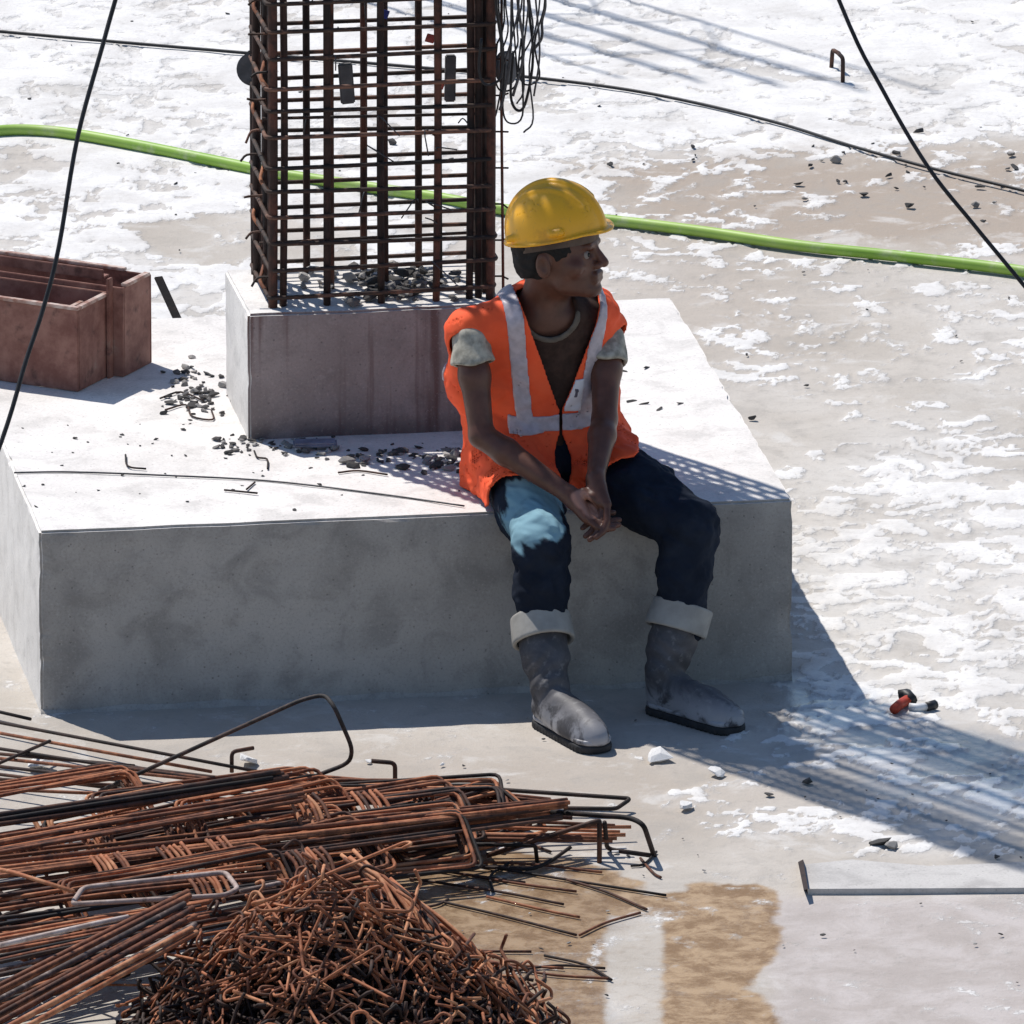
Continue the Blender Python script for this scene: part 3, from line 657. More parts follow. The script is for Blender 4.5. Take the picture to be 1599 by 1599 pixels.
fd = 1-sstep(fd+.8*(fbm(cc[:, 0]+cc[:, 2], cc[:, 1]-cc[:, 2], 20, 4, 5)-.5), .82, .92)  # ragged light blue patch paints sunlight onto the right thigh
a = tm.attributes.new('sun_patch', 'FLOAT', 'POINT'); a.data.foreach_set('value', fd.astype(np.float32))
pp('trousers', tm, M['denim'])
# --- vest, its tapes and the badge
Fv = Field((-.08, -.16, .40), (.68, .48, 1.05), .0042); g_ = Fv.grid()
tg, u, v, tt = torso(g_, .008)
wide = Field((-.08, -.16, .40), (.68, .48, 1.05), .0042); wide.f = tg.astype(np.float32)
for S, E_, sg_ in ((SR, ER, -1), (SL_, EL, 1)):                       # loose cloth over the shoulders and down the sides
    d = (E_-S)/np.linalg.norm(E_-S)
    wide.cap(S-uT*sg_*.06+A_((0, .01, .006)), S+A_((0, .012, -.008)), .044, .047 if sg_ < 0 else .042, .03)
    wide.chain([(S+A_((0, .02, -.03))-uT*sg_*(0 if sg_ < 0 else .012), .048 if sg_ < 0 else .042), (S+uT*sg_*(-.012 if sg_ < 0 else -.045)+A_((0, .07, -.16)), .060), (PEL-vT*.03+uT*sg_*.105+A_((0, 0, .03)), .062), (PEL-vT*.02+uT*sg_*(.122 if sg_ < 0 else .11)+A_((0, 0, -.05)), .066)], .05)
legs = Field((-.08, -.16, .40), (.68, .48, 1.05), .0042)
legs.chain([(HR, .096), (HR*.45+KR*.55, .086), (KR, .072)], .03); legs.chain([(HL, .098), (HL*.45+KL*.55, .090), (KL, .075)], .03)
tg = smin(wide.f, legs.f-.012, .05)
fold = (.0050*wr3(g_, 30, 2)+.0034*wr3(g_, 72, 4)+.0016*wr3(g_, 130, 6))*(.55+1.3*np.clip(.6-tt, 0, 1)); tg = (tg+fold).astype(np.float32)
def vshell(off, th): return smax(tg-off, -(tg-off+th), .002)
uc = u-.012
op = np.where(tt > .36, .004+(tt-.36)*.150, np.where(tt > .22, .0025, np.minimum(.0025+(.22-tt)*.16, .020)))
op = np.where(tt < .05, np.maximum(.003, .020-(.05-tt)*.12), op)
neck = np.where(v > -.03, op-np.abs(uc), -1)
cutn = np.maximum(neck, .062-np.sqrt(u**2+(v+.005)**2)*1.0+np.minimum(0, (tt-.9))*2)
arm = []
for S, E_, sg_ in ((SR, ER, -1), (SL_, EL, 1)):
    d = (E_-S)/np.linalg.norm(E_-S); Sx = S+uT*sg_*(.016 if sg_ < 0 else .026)+vT*(.012 if sg_ < 0 else -.02)
    arm.append((.054 if sg_ < 0 else .048)-sd_cap(g_, Sx+d*(.062 if sg_ < 0 else .05), Sx+d*.11+vT*.03*(sg_ < 0), 0, 0))
cuta = np.maximum(arm[0], arm[1])
hem = smax(-(g_[1]-.045-.10*(g_[0]-.33)-.012*np.sin(g_[0]*22)+(-.06)*np.exp(-((g_[0]-.27)/.09)**2)*-1), -(g_[2]-.458-.008*np.sin(g_[0]*40+g_[1]*30)), .01)
hem = smax(hem, g_[0]-.525, .02); side = smax(smax(cutn, cuta, .004), hem, .004)
lim = side
vs0 = smax(vshell(0, .0065), lim, .003)
blkv = blk(g_)
Fv.f = np.maximum(vs0, -(blkv-.002)).astype(np.float32)
vest = pp('vest', Fv.mesh('vest', 1), M['vest'])
def tape(region, name='reflective_tape', m='tape', off=.0042, parent=None, lift=0):
    Fv.f = smax(smax(vshell(off+lift, .0066), lim, .003), region, .0025).astype(np.float32)
    Fv.f = np.maximum(Fv.f, -(blkv-.002)).astype(np.float32); me = Fv.mesh(name, 1); return pp(name, me, M[m], parent or vest)
wv_ = .020
def band(c, half): return np.abs(c)-half
fr = -(v+.04)
for s, ux in ((-1, .088), (1, .086)):
    tape(np.maximum(np.maximum(band(s*u-ux-.05*(tt-.6), wv_), -(tt-.30)*LT), np.maximum(-(v+.10), (tt-1.02)*LT)))
tape(np.maximum(np.maximum(band((tt-.285)*LT, wv_), band(u, .112)), fr))
for sg_ in (-1, 1): tape(np.maximum(np.maximum(band((tt-.50)*LT, wv_), .125-sg_*u), v+.005))
bq = np.maximum(np.maximum(band(u-.046-.10*(tt-.5)*LT, .021), band((tt-.44)*LT, .042)), fr)
bd = tape(bq, 'badge', 'badge', .0042, None, .0022)
M['ink'] = m_simple('badge print', (.12, .11, .14), .6)
tape(np.maximum(np.maximum(band(u-.048-.10*(tt-.5)*LT, .006), band((tt-.46)*LT, .014)), fr), 'print', 'ink', .0042, bd, .0036)
# --- boots
for (K, C_, A, hl, fdn, nm) in ((KR, CR, AR, heelR, fR, 'right'), (KL, CL, AL, heelL, fL, 'left')):
    l = A_((-fdn[1], fdn[0], 0)); mid = hl+fdn*.15
    lo = np.minimum(np.minimum(hl, hl+fdn*.32), C_)-.11; hi = np.maximum(np.maximum(hl, hl+fdn*.32), C_)+.11; lo[2] = -.012
    Fo = Field(lo, hi, .0036)
    ax = (C_-A)/np.linalg.norm(C_-A)
    Fo.chain([(C_+ax*.005, .061), (A*.5+C_*.5, .053), (A+A_((0, 0, .01)), .046)], .02)
    Fo.cap(hl+fdn*.048+A_((0, 0, .052)), hl+fdn*.10+A_((0, 0, .055)), .042, .042, .03)
    RF = np.stack([fdn, l, A_((0, 0, 1))], 1)
    Fo.ell(hl+fdn*.205+A_((0, 0, .032)), (.094, .045, .050), RF, .02); Fo.ell(hl+fdn*.14+A_((0, 0, .048)), (.085, .041, .052), RF, .03)
    g_ = Fo.grid(); hs_ = (g_[0]-A[0])*ax[0]+(g_[1]-A[1])*ax[1]+(g_[2]-A[2])*ax[2]
    Fo.f += (.0030*wr3(g_, 40, 7)+.0018*np.sin(hs_*150+5*np.sin(g_[0]*33)+3*np.sin(g_[1]*41))*np.exp(-((hs_-.035)/.06)**2)).astype(np.float32)
    Fo.f = smax(Fo.f, -(g_[2]-.02), .004).astype(np.float32)
    Fo.f = smax(Fo.f, -sd_cap(g_, C_-ax*.03, C_+ax*.09, .050, .056), .004).astype(np.float32)
    h1 = (g_[0]-C_[0])*ax[0]+(g_[1]-C_[1])*ax[1]+(g_[2]-C_[2])*ax[2]; Fo.f = smax(Fo.f, h1-.03, .004).astype(np.float32)
    boot = pp('boot', Fo.mesh('boot'), M['boot'])
    q2 = loc(g_, hl, RF); tcl = np.clip((q2[0]-.045)/.20, 0, 1); sd2 = np.hypot(q2[0]-.045-tcl*.20, q2[1])-(.040+.007*tcl)
    Fo.f = (smax(sd2, np.abs(q2[2]-.010)-.010, .005)+.0012*np.sin(q2[0]*420)*(q2[2] < .012)).astype(np.float32)
    pp('sole', Fo.mesh('sole'), M['sole'], boot)
    Fo.f = smax(sd2+.002, np.abs(q2[2]-.026)-.0065, .004).astype(np.float32); pp('welt', Fo.mesh('welt'), M['boot'], boot)
    rr = np.sqrt(np.maximum((g_[0]-C_[0])**2+(g_[1]-C_[1])**2+(g_[2]-C_[2])**2-h1**2, 0))
    ro = .074-.05*h1+.002*np.sin(30*g_[0]+20*g_[2]); Fo.f = smax(smax(rr-ro, -(rr-ro+.012), .004), np.abs(h1+.004)-.034, .006).astype(np.float32)
    pp('cuff', Fo.mesh('cuff'), M['cuff'], boot)

# ------------------------------------------------------------------ rusty steel formwork box on the footing
fbx = empty('formwork_box', P(122, 612, BH+.001)); fbx.rotation_euler = (0, 0, R(-27)); tag(fbx, 'rusty steel formwork box with open compartments on the footing', 'formwork box')
t = NT('rusted plate'); n1 = t.noise(9, 7, .68); n2 = t.noise(60, 4); n3 = t.noise(22, 5, .6)
c = t.mix(t.ramp(n1, .36, .62), (.17, .066, .050), (.30, .15, .115)); c = t.mix(t.ramp(n3, .55, .72, 0, .7), c, (.06, .028, .024)); c = t.mix(t.ramp(n1, .6, .75, 0, .7), c, (.42, .33, .27))
M['plate'] = t.out(c, .7, n2, .3, .002, 0, .35)
t = NT('worn rim'); M['rim'] = t.out(t.mix(t.ramp(t.noise(30, 4), .35, .65), (.30, .15, .11), (.55, .44, .38)), .6, None)
def fpart(name, c, s, m='plate', rot=0):
    return link(name, box_mesh(name, c, s, Matrix.Rotation(rot, 4, 'Z') if rot else None, .0015), M[m], fbx)
w1, d1, h1 = .40, .15, .205; T_ = .007
fpart('front_plate', (-w1/2, T_/2, h1/2), (w1, T_, h1)); fpart('side_plate', (-T_/2, d1/2+T_/2, h1/2), (T_, d1-T_, h1))
fpart('side_plate', (-w1+T_/2, d1/2+T_/2, h1/2), (T_, d1-T_, h1)); fpart('back_plate', (-w1/2, d1+T_, h1/2+.004), (w1+.004, T_, h1+.008))
fpart('partition_plate', (-.062, d1/2+T_/2, h1/2-.012), (T_, d1-T_-.004, h1-.024))
for nm, c_, s_ in (('rim', (-w1/2, .004, h1+.004), (w1+.006, .016, .008)), ('rim', (-.004, d1/2+.006, h1+.004), (.016, d1-.012, .008)), ('rim', (-.062, d1/2, h1-.020), (.014, d1-.03, .008))): fpart(nm, c_, s_, 'rim')
o2 = .036; d2 = .14; h2 = .225; yb = d1+T_*1.5+.004
fpart('front_plate', (o2-.24, yb+T_/2, h2/2), (.48, T_, h2)); fpart('side_plate', (o2-T_/2, yb+d2/2+T_/2, h2/2), (T_, d2-T_, h2))
fpart('back_plate', (o2-.24, yb+d2+T_/2, h2/2), (.48, T_, h2)); fpart('rim', (o2-.004, yb+d2/2+.004, h2+.004), (.018, d2-.02, .008), 'rim')
fpart('stiffener', (o2-.03, yb-.012, h2/2+.01), (.008, .022, h2+.03))
fpart('rim', (o2-.27, yb+d2+.004, h2+.004), (.40, .016, .008), 'rim')
fpart('angle_bar', (o2-.36, yb+.05, h2+.012), (.56, .006, .026)); fpart('angle_bar', (o2-.36, yb+.066, h2+.003), (.56, .03, .006))
st = link('steel_strip', box_mesh('strip', (0, 0, 0), (.022, .17, .006), None, .001), M['rust_dark']); st.location = P(266, 474, .40); st.rotation_euler = (R(38), R(0), R(28)); tag(st, 'dark steel strip leaning against the back of the footing by the formwork box', 'steel strip')

# ------------------------------------------------------------------ hose and cables
def ground_path(pts, z, n=8): return spline([P(x, y, z) for x, y in pts], n)
t = NT('green hose'); M['hose'] = t.out(t.mix(t.ramp(t.noise(6, 4), .35, .65), (.24, .44, .045), (.33, .50, .09)) if False else t.mix(t.ramp(t.noise(14, 5, .7), .5, .68, 0, .6), t.mix(t.ramp(t.noise(3, 4), .35, .65), (.22, .40, .045), (.34, .50, .10)), (.46, .50, .30)), .5, t.noise(300, 2), .1, .001, 0, .4)
hs = tube('garden_hose', ground_path([(-1700, 330), (-1000, 300), (-420, 285), (-220, 255), (-90, 222), (0, 204), (90, 206), (200, 224), (330, 250), (440, 272), (560, 290), (680, 308), (780, 326), (880, 338), (960, 345), (1100, 362), (1250, 384), (1420, 402), (1600, 424), (1760, 452), (2100, 520), (2700, 560), (3300, 520)], .018), .0155, M['hose'], n=12)
tag(hs, 'bright green hose lying across the slab behind the footing', 'hose')
c1 = tube('power_cable', spline([P(-1700, -60, .01), P(-900, -10, .01), P(-260, 30, .01), P(-60, 44, .01), P(120, 60, .012), P(400, 84, .012), P(640, 104, .012), P(850, 123, .012), P(1020, 147, .012), P(1200, 188, .012), P(1330, 228, .012), P(1460, 264, .012), P(1600, 298, .012), P(1800, 350, .012), P(2300, 430, .012), P(3200, 470, .012)], 8), .0048, M['black'], n=8)
tag(c1, 'thin black cable lying across the far slab behind the cage', 'cable')
def guy(pts, label):
    o = tube('guy_wire', spline(pts, 6), .0052, M['black'], n=8); return tag(o, label, 'wire')
top = W(250, -380, .9); 
guy([W(275, -330, -1.7), W(183, -10, -1.9), W(160, 72, -1.96), W(121, 215, -2.05), W(92, 385, -2.15), W(68, 480, -2.2), W(40, 565, -2.26), W(2, 690, -2.35), W(-90, 930, -2.5), P(-330, 1590, 0)], 'taut black guy wire passing in front of the formwork box')
guy([W(1150, -420, 1.6), W(1310, 0, 1.2), W(1378, 140, 1.1), W(1450, 262, 1.0), W(1520, 350, .95), W(1600, 447, .9), W(1800, 690, .8), P(2050, 990, 0)], 'taut black guy wire crossing above the green hose')

# ------------------------------------------------------------------ rubble, stones and scraps
def rock_mesh(seed, flat=.6):
    rg = random.Random(seed); bm = bmesh.new()
    for k in range(16): 
        v = Vector((rg.gauss(0, 1), rg.gauss(0, 1), rg.gauss(0, 1))).normalized(); bm.verts.new((v.x*rg.uniform(.75, 1), v.y*rg.uniform(.55, .9), v.z*rg.uniform(.7, 1)*flat))
    r = bmesh.ops.convex_hull(bm, input=bm.verts); bmesh.ops.delete(bm, geom=[g for g in r['geom_unused'] if isinstance(g, bmesh.types.BMVert)], context='VERTS')
    me = bm_mesh('rock', bm); return me
t = NT('rubble'); r = t.rnd(); M['stone'] = t.out(t.mix(t.ramp(t.math('ADD', t.math('MULTIPLY', r, .8), t.math('MULTIPLY', t.noise(60, 4), .4)), .3, .95), (.13, .12, .115), (.42, .40, .375)), .95, t.noise(120, 3), .5, .003, 0, .2)
t = NT('pale lump'); M['lump'] = t.out(t.mix(t.ramp(t.noise(50, 4), .35, .65), (.80, .79, .77), (.66, .64, .62)), .95, t.noise(120, 3), .5, .003, 0, .2)
M['darkstone'] = m_simple('dark stone', (.06, .057, .055), .9, .4, 60)
ROCKS = [rock_mesh(100+i, .45+.3*random.random()) for i in range(10)]; LUMPS = [rock_mesh(200+i, .35) for i in range(4)]; DARKS = [rock_mesh(300+i, .5) for i in range(4)]
for m_, l_ in ((M['stone'], ROCKS), (M['lump'], LUMPS), (M['darkstone'], DARKS)):
    for me in l_: me.materials.append(m_)
def rock(c, s, label, group, pool=ROCKS, name='rubble_stone', cat='stone', stretch=1):
    o = bpy.data.objects.new(name, random.choice(pool)); COL.objects.link(o); o.scale = (s*stretch, s*random.uniform(.7, 1.1), s*random.uniform(.6, 1))
    o.rotation_euler = (random.uniform(-.3, .3), random.uniform(-.3, .3), random.random()*6.28); o.location = Vector(c)+Vector((0, 0, s*.28))
    if group: sw = 'larger' if s > .014 else 'small' if s > .007 else 'tiny'; label = label if sw in label else sw+' '+label; group = sw+' '+group
    tag(o, label, cat, group); return o
for k in range(95):   # inside the cage on the pedestal top
    x = random.triangular(X0+.02, X1, .06); y = random.uniform(Y0-.03, Y1); s = random.triangular(.008, .026, .012)
    rock(B(x, y, PTOP+(.015*random.random() if abs(x-.05) < .2 else 0)), s, 'lump of broken concrete at the foot of the cage', 'rubble inside the cage')
for k in range(26):
    rock(B(random.triangular(-.02, .24, .1), random.uniform(Y0+.02, Y1-.06), PTOP+.005), random.uniform(.02, .035), 'dark lump of rubble heaped at the foot of the cage', 'dark rubble inside the cage', DARKS, 'dark_stone')
for k in range(70):   # left of the pedestal
    px = random.gauss(305, 26); py = random.gauss(612, 24); rock(P(px, py, BH), random.triangular(.005, .022, .009), 'broken concrete fragment beside the pedestal on its sunny side', 'rubble beside the pedestal', ROCKS if k % 2 else DARKS)
for k in range(150):   # in front of the pedestal
    a = random.random(); px = 330+a*420; py = 690+22*a+random.gauss(0, 9)+(10 if a > .5 else 0)
    rock(P(px, py, BH), random.triangular(.005, .026, .009)*(1 if a > .45 else .7), 'concrete fragment strewn along the foot of the pedestal front', 'rubble in front of the pedestal', ROCKS if random.random() < .5 else DARKS)
for k in range(70):   # loose bits over the footing top
    px = random.uniform(30, 740); py = random.triangular(640, 812, 690)
    if py < 690 and px > 380: continue
    rock(P(px, py, BH), random.triangular(.003, .010, .0045), 'dark crumb scattered on the footing top', 'crumbs on the footing', DARKS, 'crumb')
for (px, py) in ((1006, 632), (1062, 631), (972, 580), (1010, 575), (1030, 640), (985, 628)):
    rock(P(px, py, BH), .008, 'flat dark sliver on the bare side of the footing behind the worker', 'slivers behind the worker', DARKS, 'sliver', 'stone', 2.4)
sc = link('plastic_scrap', box_mesh('scrap', (0, 0, 0), (.105, .032, .012), None, .004), m_simple('grey blue plastic', (.17, .18, .24), .6)); sc.location = P(492, 692, BH+.016); sc.rotation_euler = (R(12), 0, R(4)); tag(sc, 'flat grey blue plastic scrap lying at the pedestal foot', 'scrap')
ww = tube('loose_wire', spline([P(22, 738, BH+.004), P(110, 737, BH+.004), P(250, 742, BH+.004), P(420, 751, BH+.004), P(590, 771, BH+.004), P(725, 790, BH+.004)], 8), .0022, M['wire'], n=6); tag(ww, 'long thin wire lying along the footing top', 'wire')
for (pts, lb) in (([(350, 765), (402, 770)], 'short nail beside the long wire on the footing'), ([(385, 764), (398, 753)], 'small wire offcut touching the long wire'),
                  ([(196, 710), (200, 728), (228, 732)], 'tiny hooked wire beside the crumbs on the footing'), ([(528, 738), (560, 735), (605, 741)], 'rusty twig of wire in front of the pedestal'), ([(397, 704), (402, 714), (417, 717), (418, 732)], 'crooked wire bit near the pedestal corner'),
                  ([(258, 640), (290, 632), (300, 650), (332, 655), (330, 640)], 'twisted dark wire loop in the rubble beside the pedestal'), ([(250, 622), (282, 612), (318, 626)], 'bent wire over the rubble beside the pedestal')):
    o = tube('wire_offcut', spline([P(x, y, BH+.005) for x, y in pts], 4), .0024, M['rust_dark'], n=6); tag(o, lb, 'wire')
def g_rock(px, py, s, label, pool=DARKS, name='stone', cat='stone', group=None): return rock(P(px, py, .004), s, label, group, pool, name, cat)
g_rock(1376, 1320, .034, 'dark stone lying on the white crust', DARKS); g_rock(1392, 1324, .022, 'smaller dark stone touching the one on the crust', ROCKS)
g_rock(1262, 1223, .020, 'dark pebble at the edge of the streaked shadow', DARKS); g_rock(1200, 1242, .014, 'flat dark pebble on the crust rim', DARKS)
g_rock(1556, 1340, .012, 'little dark pebble behind the screed slab', DARKS); g_rock(1175, 655, .017, 'dark chip against the side of the footing', DARKS)
for (px, py, s, lb) in ((1032, 1186, .045, 'white cement lump in front of the boots'), (386, 1192, .045, 'white cement lump behind the hooked bar'), (60, 1200, .05, 'white cement lump under the thin bars'), (1070, 1262, .035, 'flat white cement lump right of the bar ends'),
                        (1120, 1210, .030, 'white cement lump near the far boot'), (575, 1190, .012, 'small white chip near the L shaped bar'), (690, 1195, .010, 'small white chip in front of the near boot'), (780, 1328, .024, 'white cement lump at the edge of the mud'), (962, 1332, .013, 'small white chip inside the bar end hoop')):
    g_rock(px, py, s, lb, LUMPS, 'cement_lump', 'cement lump')
for k in range(36):
    px = random.uniform(1240, 1599) if k < 26 else random.uniform(560, 1100); py = random.gauss(285, 28) if k < 26 else random.gauss(235, 30)
    g_rock(px, py, random.triangular(.006, .024, .01), 'dark clod on the brown strip beyond the green hose', DARKS if k % 3 else ROCKS, 'clod', 'stone', 'clods beyond the hose')
for k in range(60):
    px, py = random.uniform(0, 1599), random.uniform(20, 640)
    if 400 < py and px < 1150: continue
    g_rock(px, py, random.triangular(.003, .011, .005), 'dark pebble scattered over the far slab', DARKS, 'pebble', 'stone', 'pebbles on the far slab')
for k in range(45):
    px, py = random.uniform(560, 1599), random.uniform(1110, 1560)
    g_rock(px, py, random.triangular(.003, .009, .004), 'pebble scattered over the near slab', ROCKS if k % 2 else DARKS, 'pebble', 'stone', 'pebbles on the near slab')
# small work glove / tool
tl = empty('hand_tool', P(1425, 1105)); tag(tl, 'small orange and black hand tool lying at the shadow edge', 'tool')
def tp(name, path, r, cl): me = tube_mesh(name, [P(x, y, z)-tl.location for x, y, z in path], r, 8); link(name, me, m_simple(name, cl, .5), tl)
tp('orange_grip', [(1396, 1108, .012), (1405, 1100, .014), (1418, 1092, .016)], .012, (.45, .06, .03)); tp('black_head', [(1404, 1086, .016), (1416, 1084, .02), (1424, 1094, .016)], .014, (.02, .02, .022))
tp('pale_handle', [(1420, 1104, .011), (1434, 1105, .011), (1448, 1103, .011)], .010, (.6, .6, .6)); tp('black_tip', [(1446, 1104, .011), (1460, 1100, .011)], .012, (.02, .02, .022))

# ------------------------------------------------------------------ heap of rebar in the foreground
def bar(pts, r, m, label, cat='rebar', group=None, name='rebar_bar', rad=.02, n=7, smoothpath=False):
    p = spline(pts, 5) if smoothpath else rounded(pts, rad, 4)
    o = link(name, None if False else tube_mesh(name, [q-Vector(pts[0]) for q in p], r, n), M[m]); o.location = pts[0]; tag(o, label, cat, group); return o
def PZ(l): return [P(*q) for q in l]
# thin bars fanned out behind the heap
fan = [((-60, 1098, .02), (48, 1123, .02)), ((-60, 1117, .03), (440, 1212, .05)), ((-60, 1134, .03), (330, 1205, .05)), ((-60, 1160, .04), (290, 1214, .06)), ((-60, 1178, .04), (480, 1236, .07)), ((-60, 1190, .05), (420, 1246, .07)),
       ((-60, 1202, .05), (250, 1240, .07)), ((78, 1157, .05), (-70, 1222, .06)), ((-60, 1172, .03), (210, 1196, .05)), ((120, 1188, .05), (560, 1240, .06)), ((200, 1200, .06), (700, 1262, .05)), ((-60, 1214, .06), (300, 1232, .08)), ((-60, 1230, .07), (360, 1248, .09))]
for a, b in fan: bar(PZ([a, b]), .0042, random.choice(['rust', 'rust_dark', 'rust_dark']), 'thin dark bar fanned out at the back of the rebar heap', group='thin bars behind the heap')
bar(PZ([(155, 1236, .08), (470, 1093, .33), (507, 1084, .34), (522, 1103, .33), (551, 1170, .22), (545, 1192, .17), (455, 1226, .10)]), .0052, 'bar_grey', 'tall bent bar loop rising above the rebar heap', name='bent_bar', rad=.03)
bar(PZ([(470, 1212, .05), (985, 1247, .03), (962, 1263, .02), (880, 1262, .02)]), .0052, 'rust_dark', 'long dark bar with a narrow hooked end on the mud side', name='hooked_bar', rad=.012)
bar([P(617, 1246, .02), P(617, 1246, .02)+Vector((0, 0, .085)), P(617, 1246, .02)+Vector((-.055, 0, .09))], .0055, 'rust_dark', 'small L shaped bar end standing above the heap', name='bent_bar', rad=.012)
bar([P(362, 1206, .03), P(362, 1206, .03)+Vector((0, 0, .05)), P(362, 1206, .03)+Vector((.05, .03, .05))], .005, 'rust_dark', 'short hooked bar end in front of a white lump', name='bent_bar', rad=.012)
b0 = P(936, 1348, 0); bar([P(760, 1336, .02), P(930, 1283, .10), b0+Vector((0, 0, .102)), b0], .006, 'rust_dark', 'bent bar ending in a short upright leg', name='bent_bar', rad=.01)
b0 = P(1022, 1338, 0); bar([P(860, 1268, .10), P(985, 1277, .10), P(1005, 1287, .10), b0+Vector((0, 0, .0))], .0062, 'rust_dark', 'dark bar curving down to the slab at the end of the heap', name='bent_bar', rad=.03)
bar([P(944, 1284, .10), P(948, 1326, .005), P(1018, 1336, .005)], .0055, 'rust_dark', 'thin dark bar bent along the slab under the curved bar', name='bent_bar', rad=.02)
b0 = P(839, 1346, 0); bar([P(700, 1318, .05), P(836, 1320, .045), b0], .005, 'rust_dark', 'short dark bar with its end turned down into the mud', name='bent_bar', rad=.01)
bar(PZ([(720, 1352, .01), (830, 1358, .01), (860, 1345, .02), (892, 1322, .05)]), .0045, 'rust_dark', 'dark bar bent upward at the mud edge', name='bent_bar', rad=.02)

# long rusty bars laid over the heap
def long_bars(a, b, n, sa, sb, r, mats, label, group, sag=.0):
    for k in range(n):
        o = (k-(n-1)/2); j = lambda q: random.uniform(-q, q)
        A = P(a[0]+j(20), a[1]+o*sa+j(2), a[2]+j(.008)); Bq = P(b[0]+j(26), b[1]+o*sb+j(2), b[2]+j(.008))
        mid = A.lerp(Bq, .5)+Vector((j(.008), j(.008), -sag+j(.008)))
        bar([A, mid, Bq], r*random.uniform(.85, 1.1), random.choice(mats), label, group=group, smoothpath=True)
long_bars((-80, 1290, .22), (430, 1210, .20), 6, 3.2, 2.2, .0062, ['rust_dark', 'rust_dark', 'rust'], 'dark weathered bar in the uppermost bundle of the heap', 'dark bundle on the heap')
long_bars((-80, 1336, .23), (455, 1240, .22), 7, 4.2, 3.0, .0056, ['rust', 'rust', 'rust_orange'], 'brown bar in the bundle below the dark bundle', 'brown bundle on the heap')
long_bars((-80, 1366, .22), (868, 1256, .12), 8, 4.6, 2.2, .0056, ['rust', 'rust', 'rust_orange'], 'long rusty bar crossing the heap to the mud side', 'long bars across the heap')
long_bars((-60, 1402, .20), (860, 1272, .10), 4, 6.0, 2.6, .0052, ['rust', 'rust_dark', 'rust_orange'], 'thinner rusty bar under the long crossing bars', 'lower long bars across the heap')
long_bars((-80, 1440, .18), (420, 1372, .20), 6, 9, 7, .0052, ['rust', 'rust_dark', 'rust_orange'], 'rusty bar on the near flank of the heap', 'bars on the near flank')
long_bars((-80, 1500, .20), (330, 1420, .22), 8, 6.5, 4, .0052, ['rust', 'bar_grey', 'rust_orange', 'rust_dark'], 'rusty bar sticking out beneath the thick bundle', 'bars beneath the thick bundle')
long_bars((-60, 1560, .10), (250, 1480, .14), 8, 9, 6, .0055, ['rust', 'rust_dark', 'bar_grey'], 'low rusty bar half buried under the thick bundle', 'low bars under the thick bundle')
long_bars((430, 1224, .08), (870, 1262, .05), 8, 4.5, 4.0, .005, ['rust', 'rust_orange', 'rust'], 'rusty bar slanting down to the mud side of the heap', 'slanting bars at the mud side')
long_bars((520, 1290, .07), (960, 1300, .04), 6, 5.5, 5.0, .0046, ['rust', 'rust_orange'], 'thin orange bar beneath the mud side bars', 'thin bars at the mud side')
for k in range(11):      # thick bundle, bottom left
    o = k-5; a = P(-60+random.uniform(-10, 10), 1612+o*8.6, .26+.012*(k % 2)); b = P(296+random.uniform(-9, 12), 1424+o*6.4, .30+.012*(k % 2))
    bar([a, b], .0068, random.choice(['rust', 'rust', 'bar_grey', 'rust_orange']), 'thick rusty bar in the tight diagonal bundle', group='thick diagonal bundle')
# pale rectangular stirrups on the heap
for (l, lb) in (([(112, 1412, .235), (130, 1386, .24), (352, 1362, .25), (372, 1388, .25), (352, 1398, .25)], 'pale rectangular stirrup lying on top of the heap'),):
    o = link('stirrup', tube_mesh('s', rounded(PZ(l), .02, 4, True), .006, 7, True), M['bar_pale']); tag(o, lb, 'stirrup')
bar(PZ([(375, 1392, .25), (505, 1365, .25)]), .0055, 'bar_pale', 'pale grey bar lying on the heap beside the stirrup'); bar(PZ([(0, 1476, .25), (150, 1442, .27), (200, 1432, .27)]), .006, 'bar_pale', 'pale bar above the thick bundle')
bar(PZ([(-40, 1350, .24), (20, 1362, .25), (115, 1392, .26)]), .005, 'rust_orange', 'light brown bar lying across the near flank')

# stacks of rectangular stirrups under the long bars: their bent ends show as combs
def stirrup_mesh(L, Wd, r):
    return tube_mesh('stirrup', rounded([(-L/2, -Wd/2, 0), (L/2, -Wd/2, 0), (L/2, Wd/2, 0), (-L/2, Wd/2, 0)], .022, 3, True), r, 6, True)
SM = [stirrup_mesh(.46, .2, .0048), stirrup_mesh(.40, .17, .0046), stirrup_mesh(.52, .16, .0048)]
SMM = []
for me in SM:
    for mn in ('rust', 'rust_orange', 'rust_dark'):
        m2 = me.copy(); m2.materials.append(M[mn]); SMM.append(m2)
def stack(px, py, z, n, yaw, tilt, step, wts=(0, 1, 1, 2)):
    c = P(px, py, z); v = random.randrange(3)
    for k in range(n):
        o = bpy.data.objects.new('stirrup', SMM[v*3+random.choice(wts)]); COL.objects.link(o)
        d = Vector((-math.sin(yaw), math.cos(yaw), 0)); ax_ = Vector((math.cos(yaw), math.sin(yaw), 0))
        o.location = c+d*step*(k-n/2)+ax_*random.uniform(-.015, .015)+Vector((0, 0, random.uniform(-.006, .006)))
        o.rotation_euler = Euler((tilt+random.uniform(-.06, .06), random.uniform(-.04, .04), yaw+random.uniform(-.04, .04)))
        cw = {'rusted bar': 'brown', 'bright rusted bar': 'orange', 'dark weathered bar': 'blackish'}[o.data.materials[0].name]
        tag(o, cw+' rectangular stirrup in a stack under the long bars', 'stirrup', cw+' stirrups stacked under the bars')
YB = R(30)
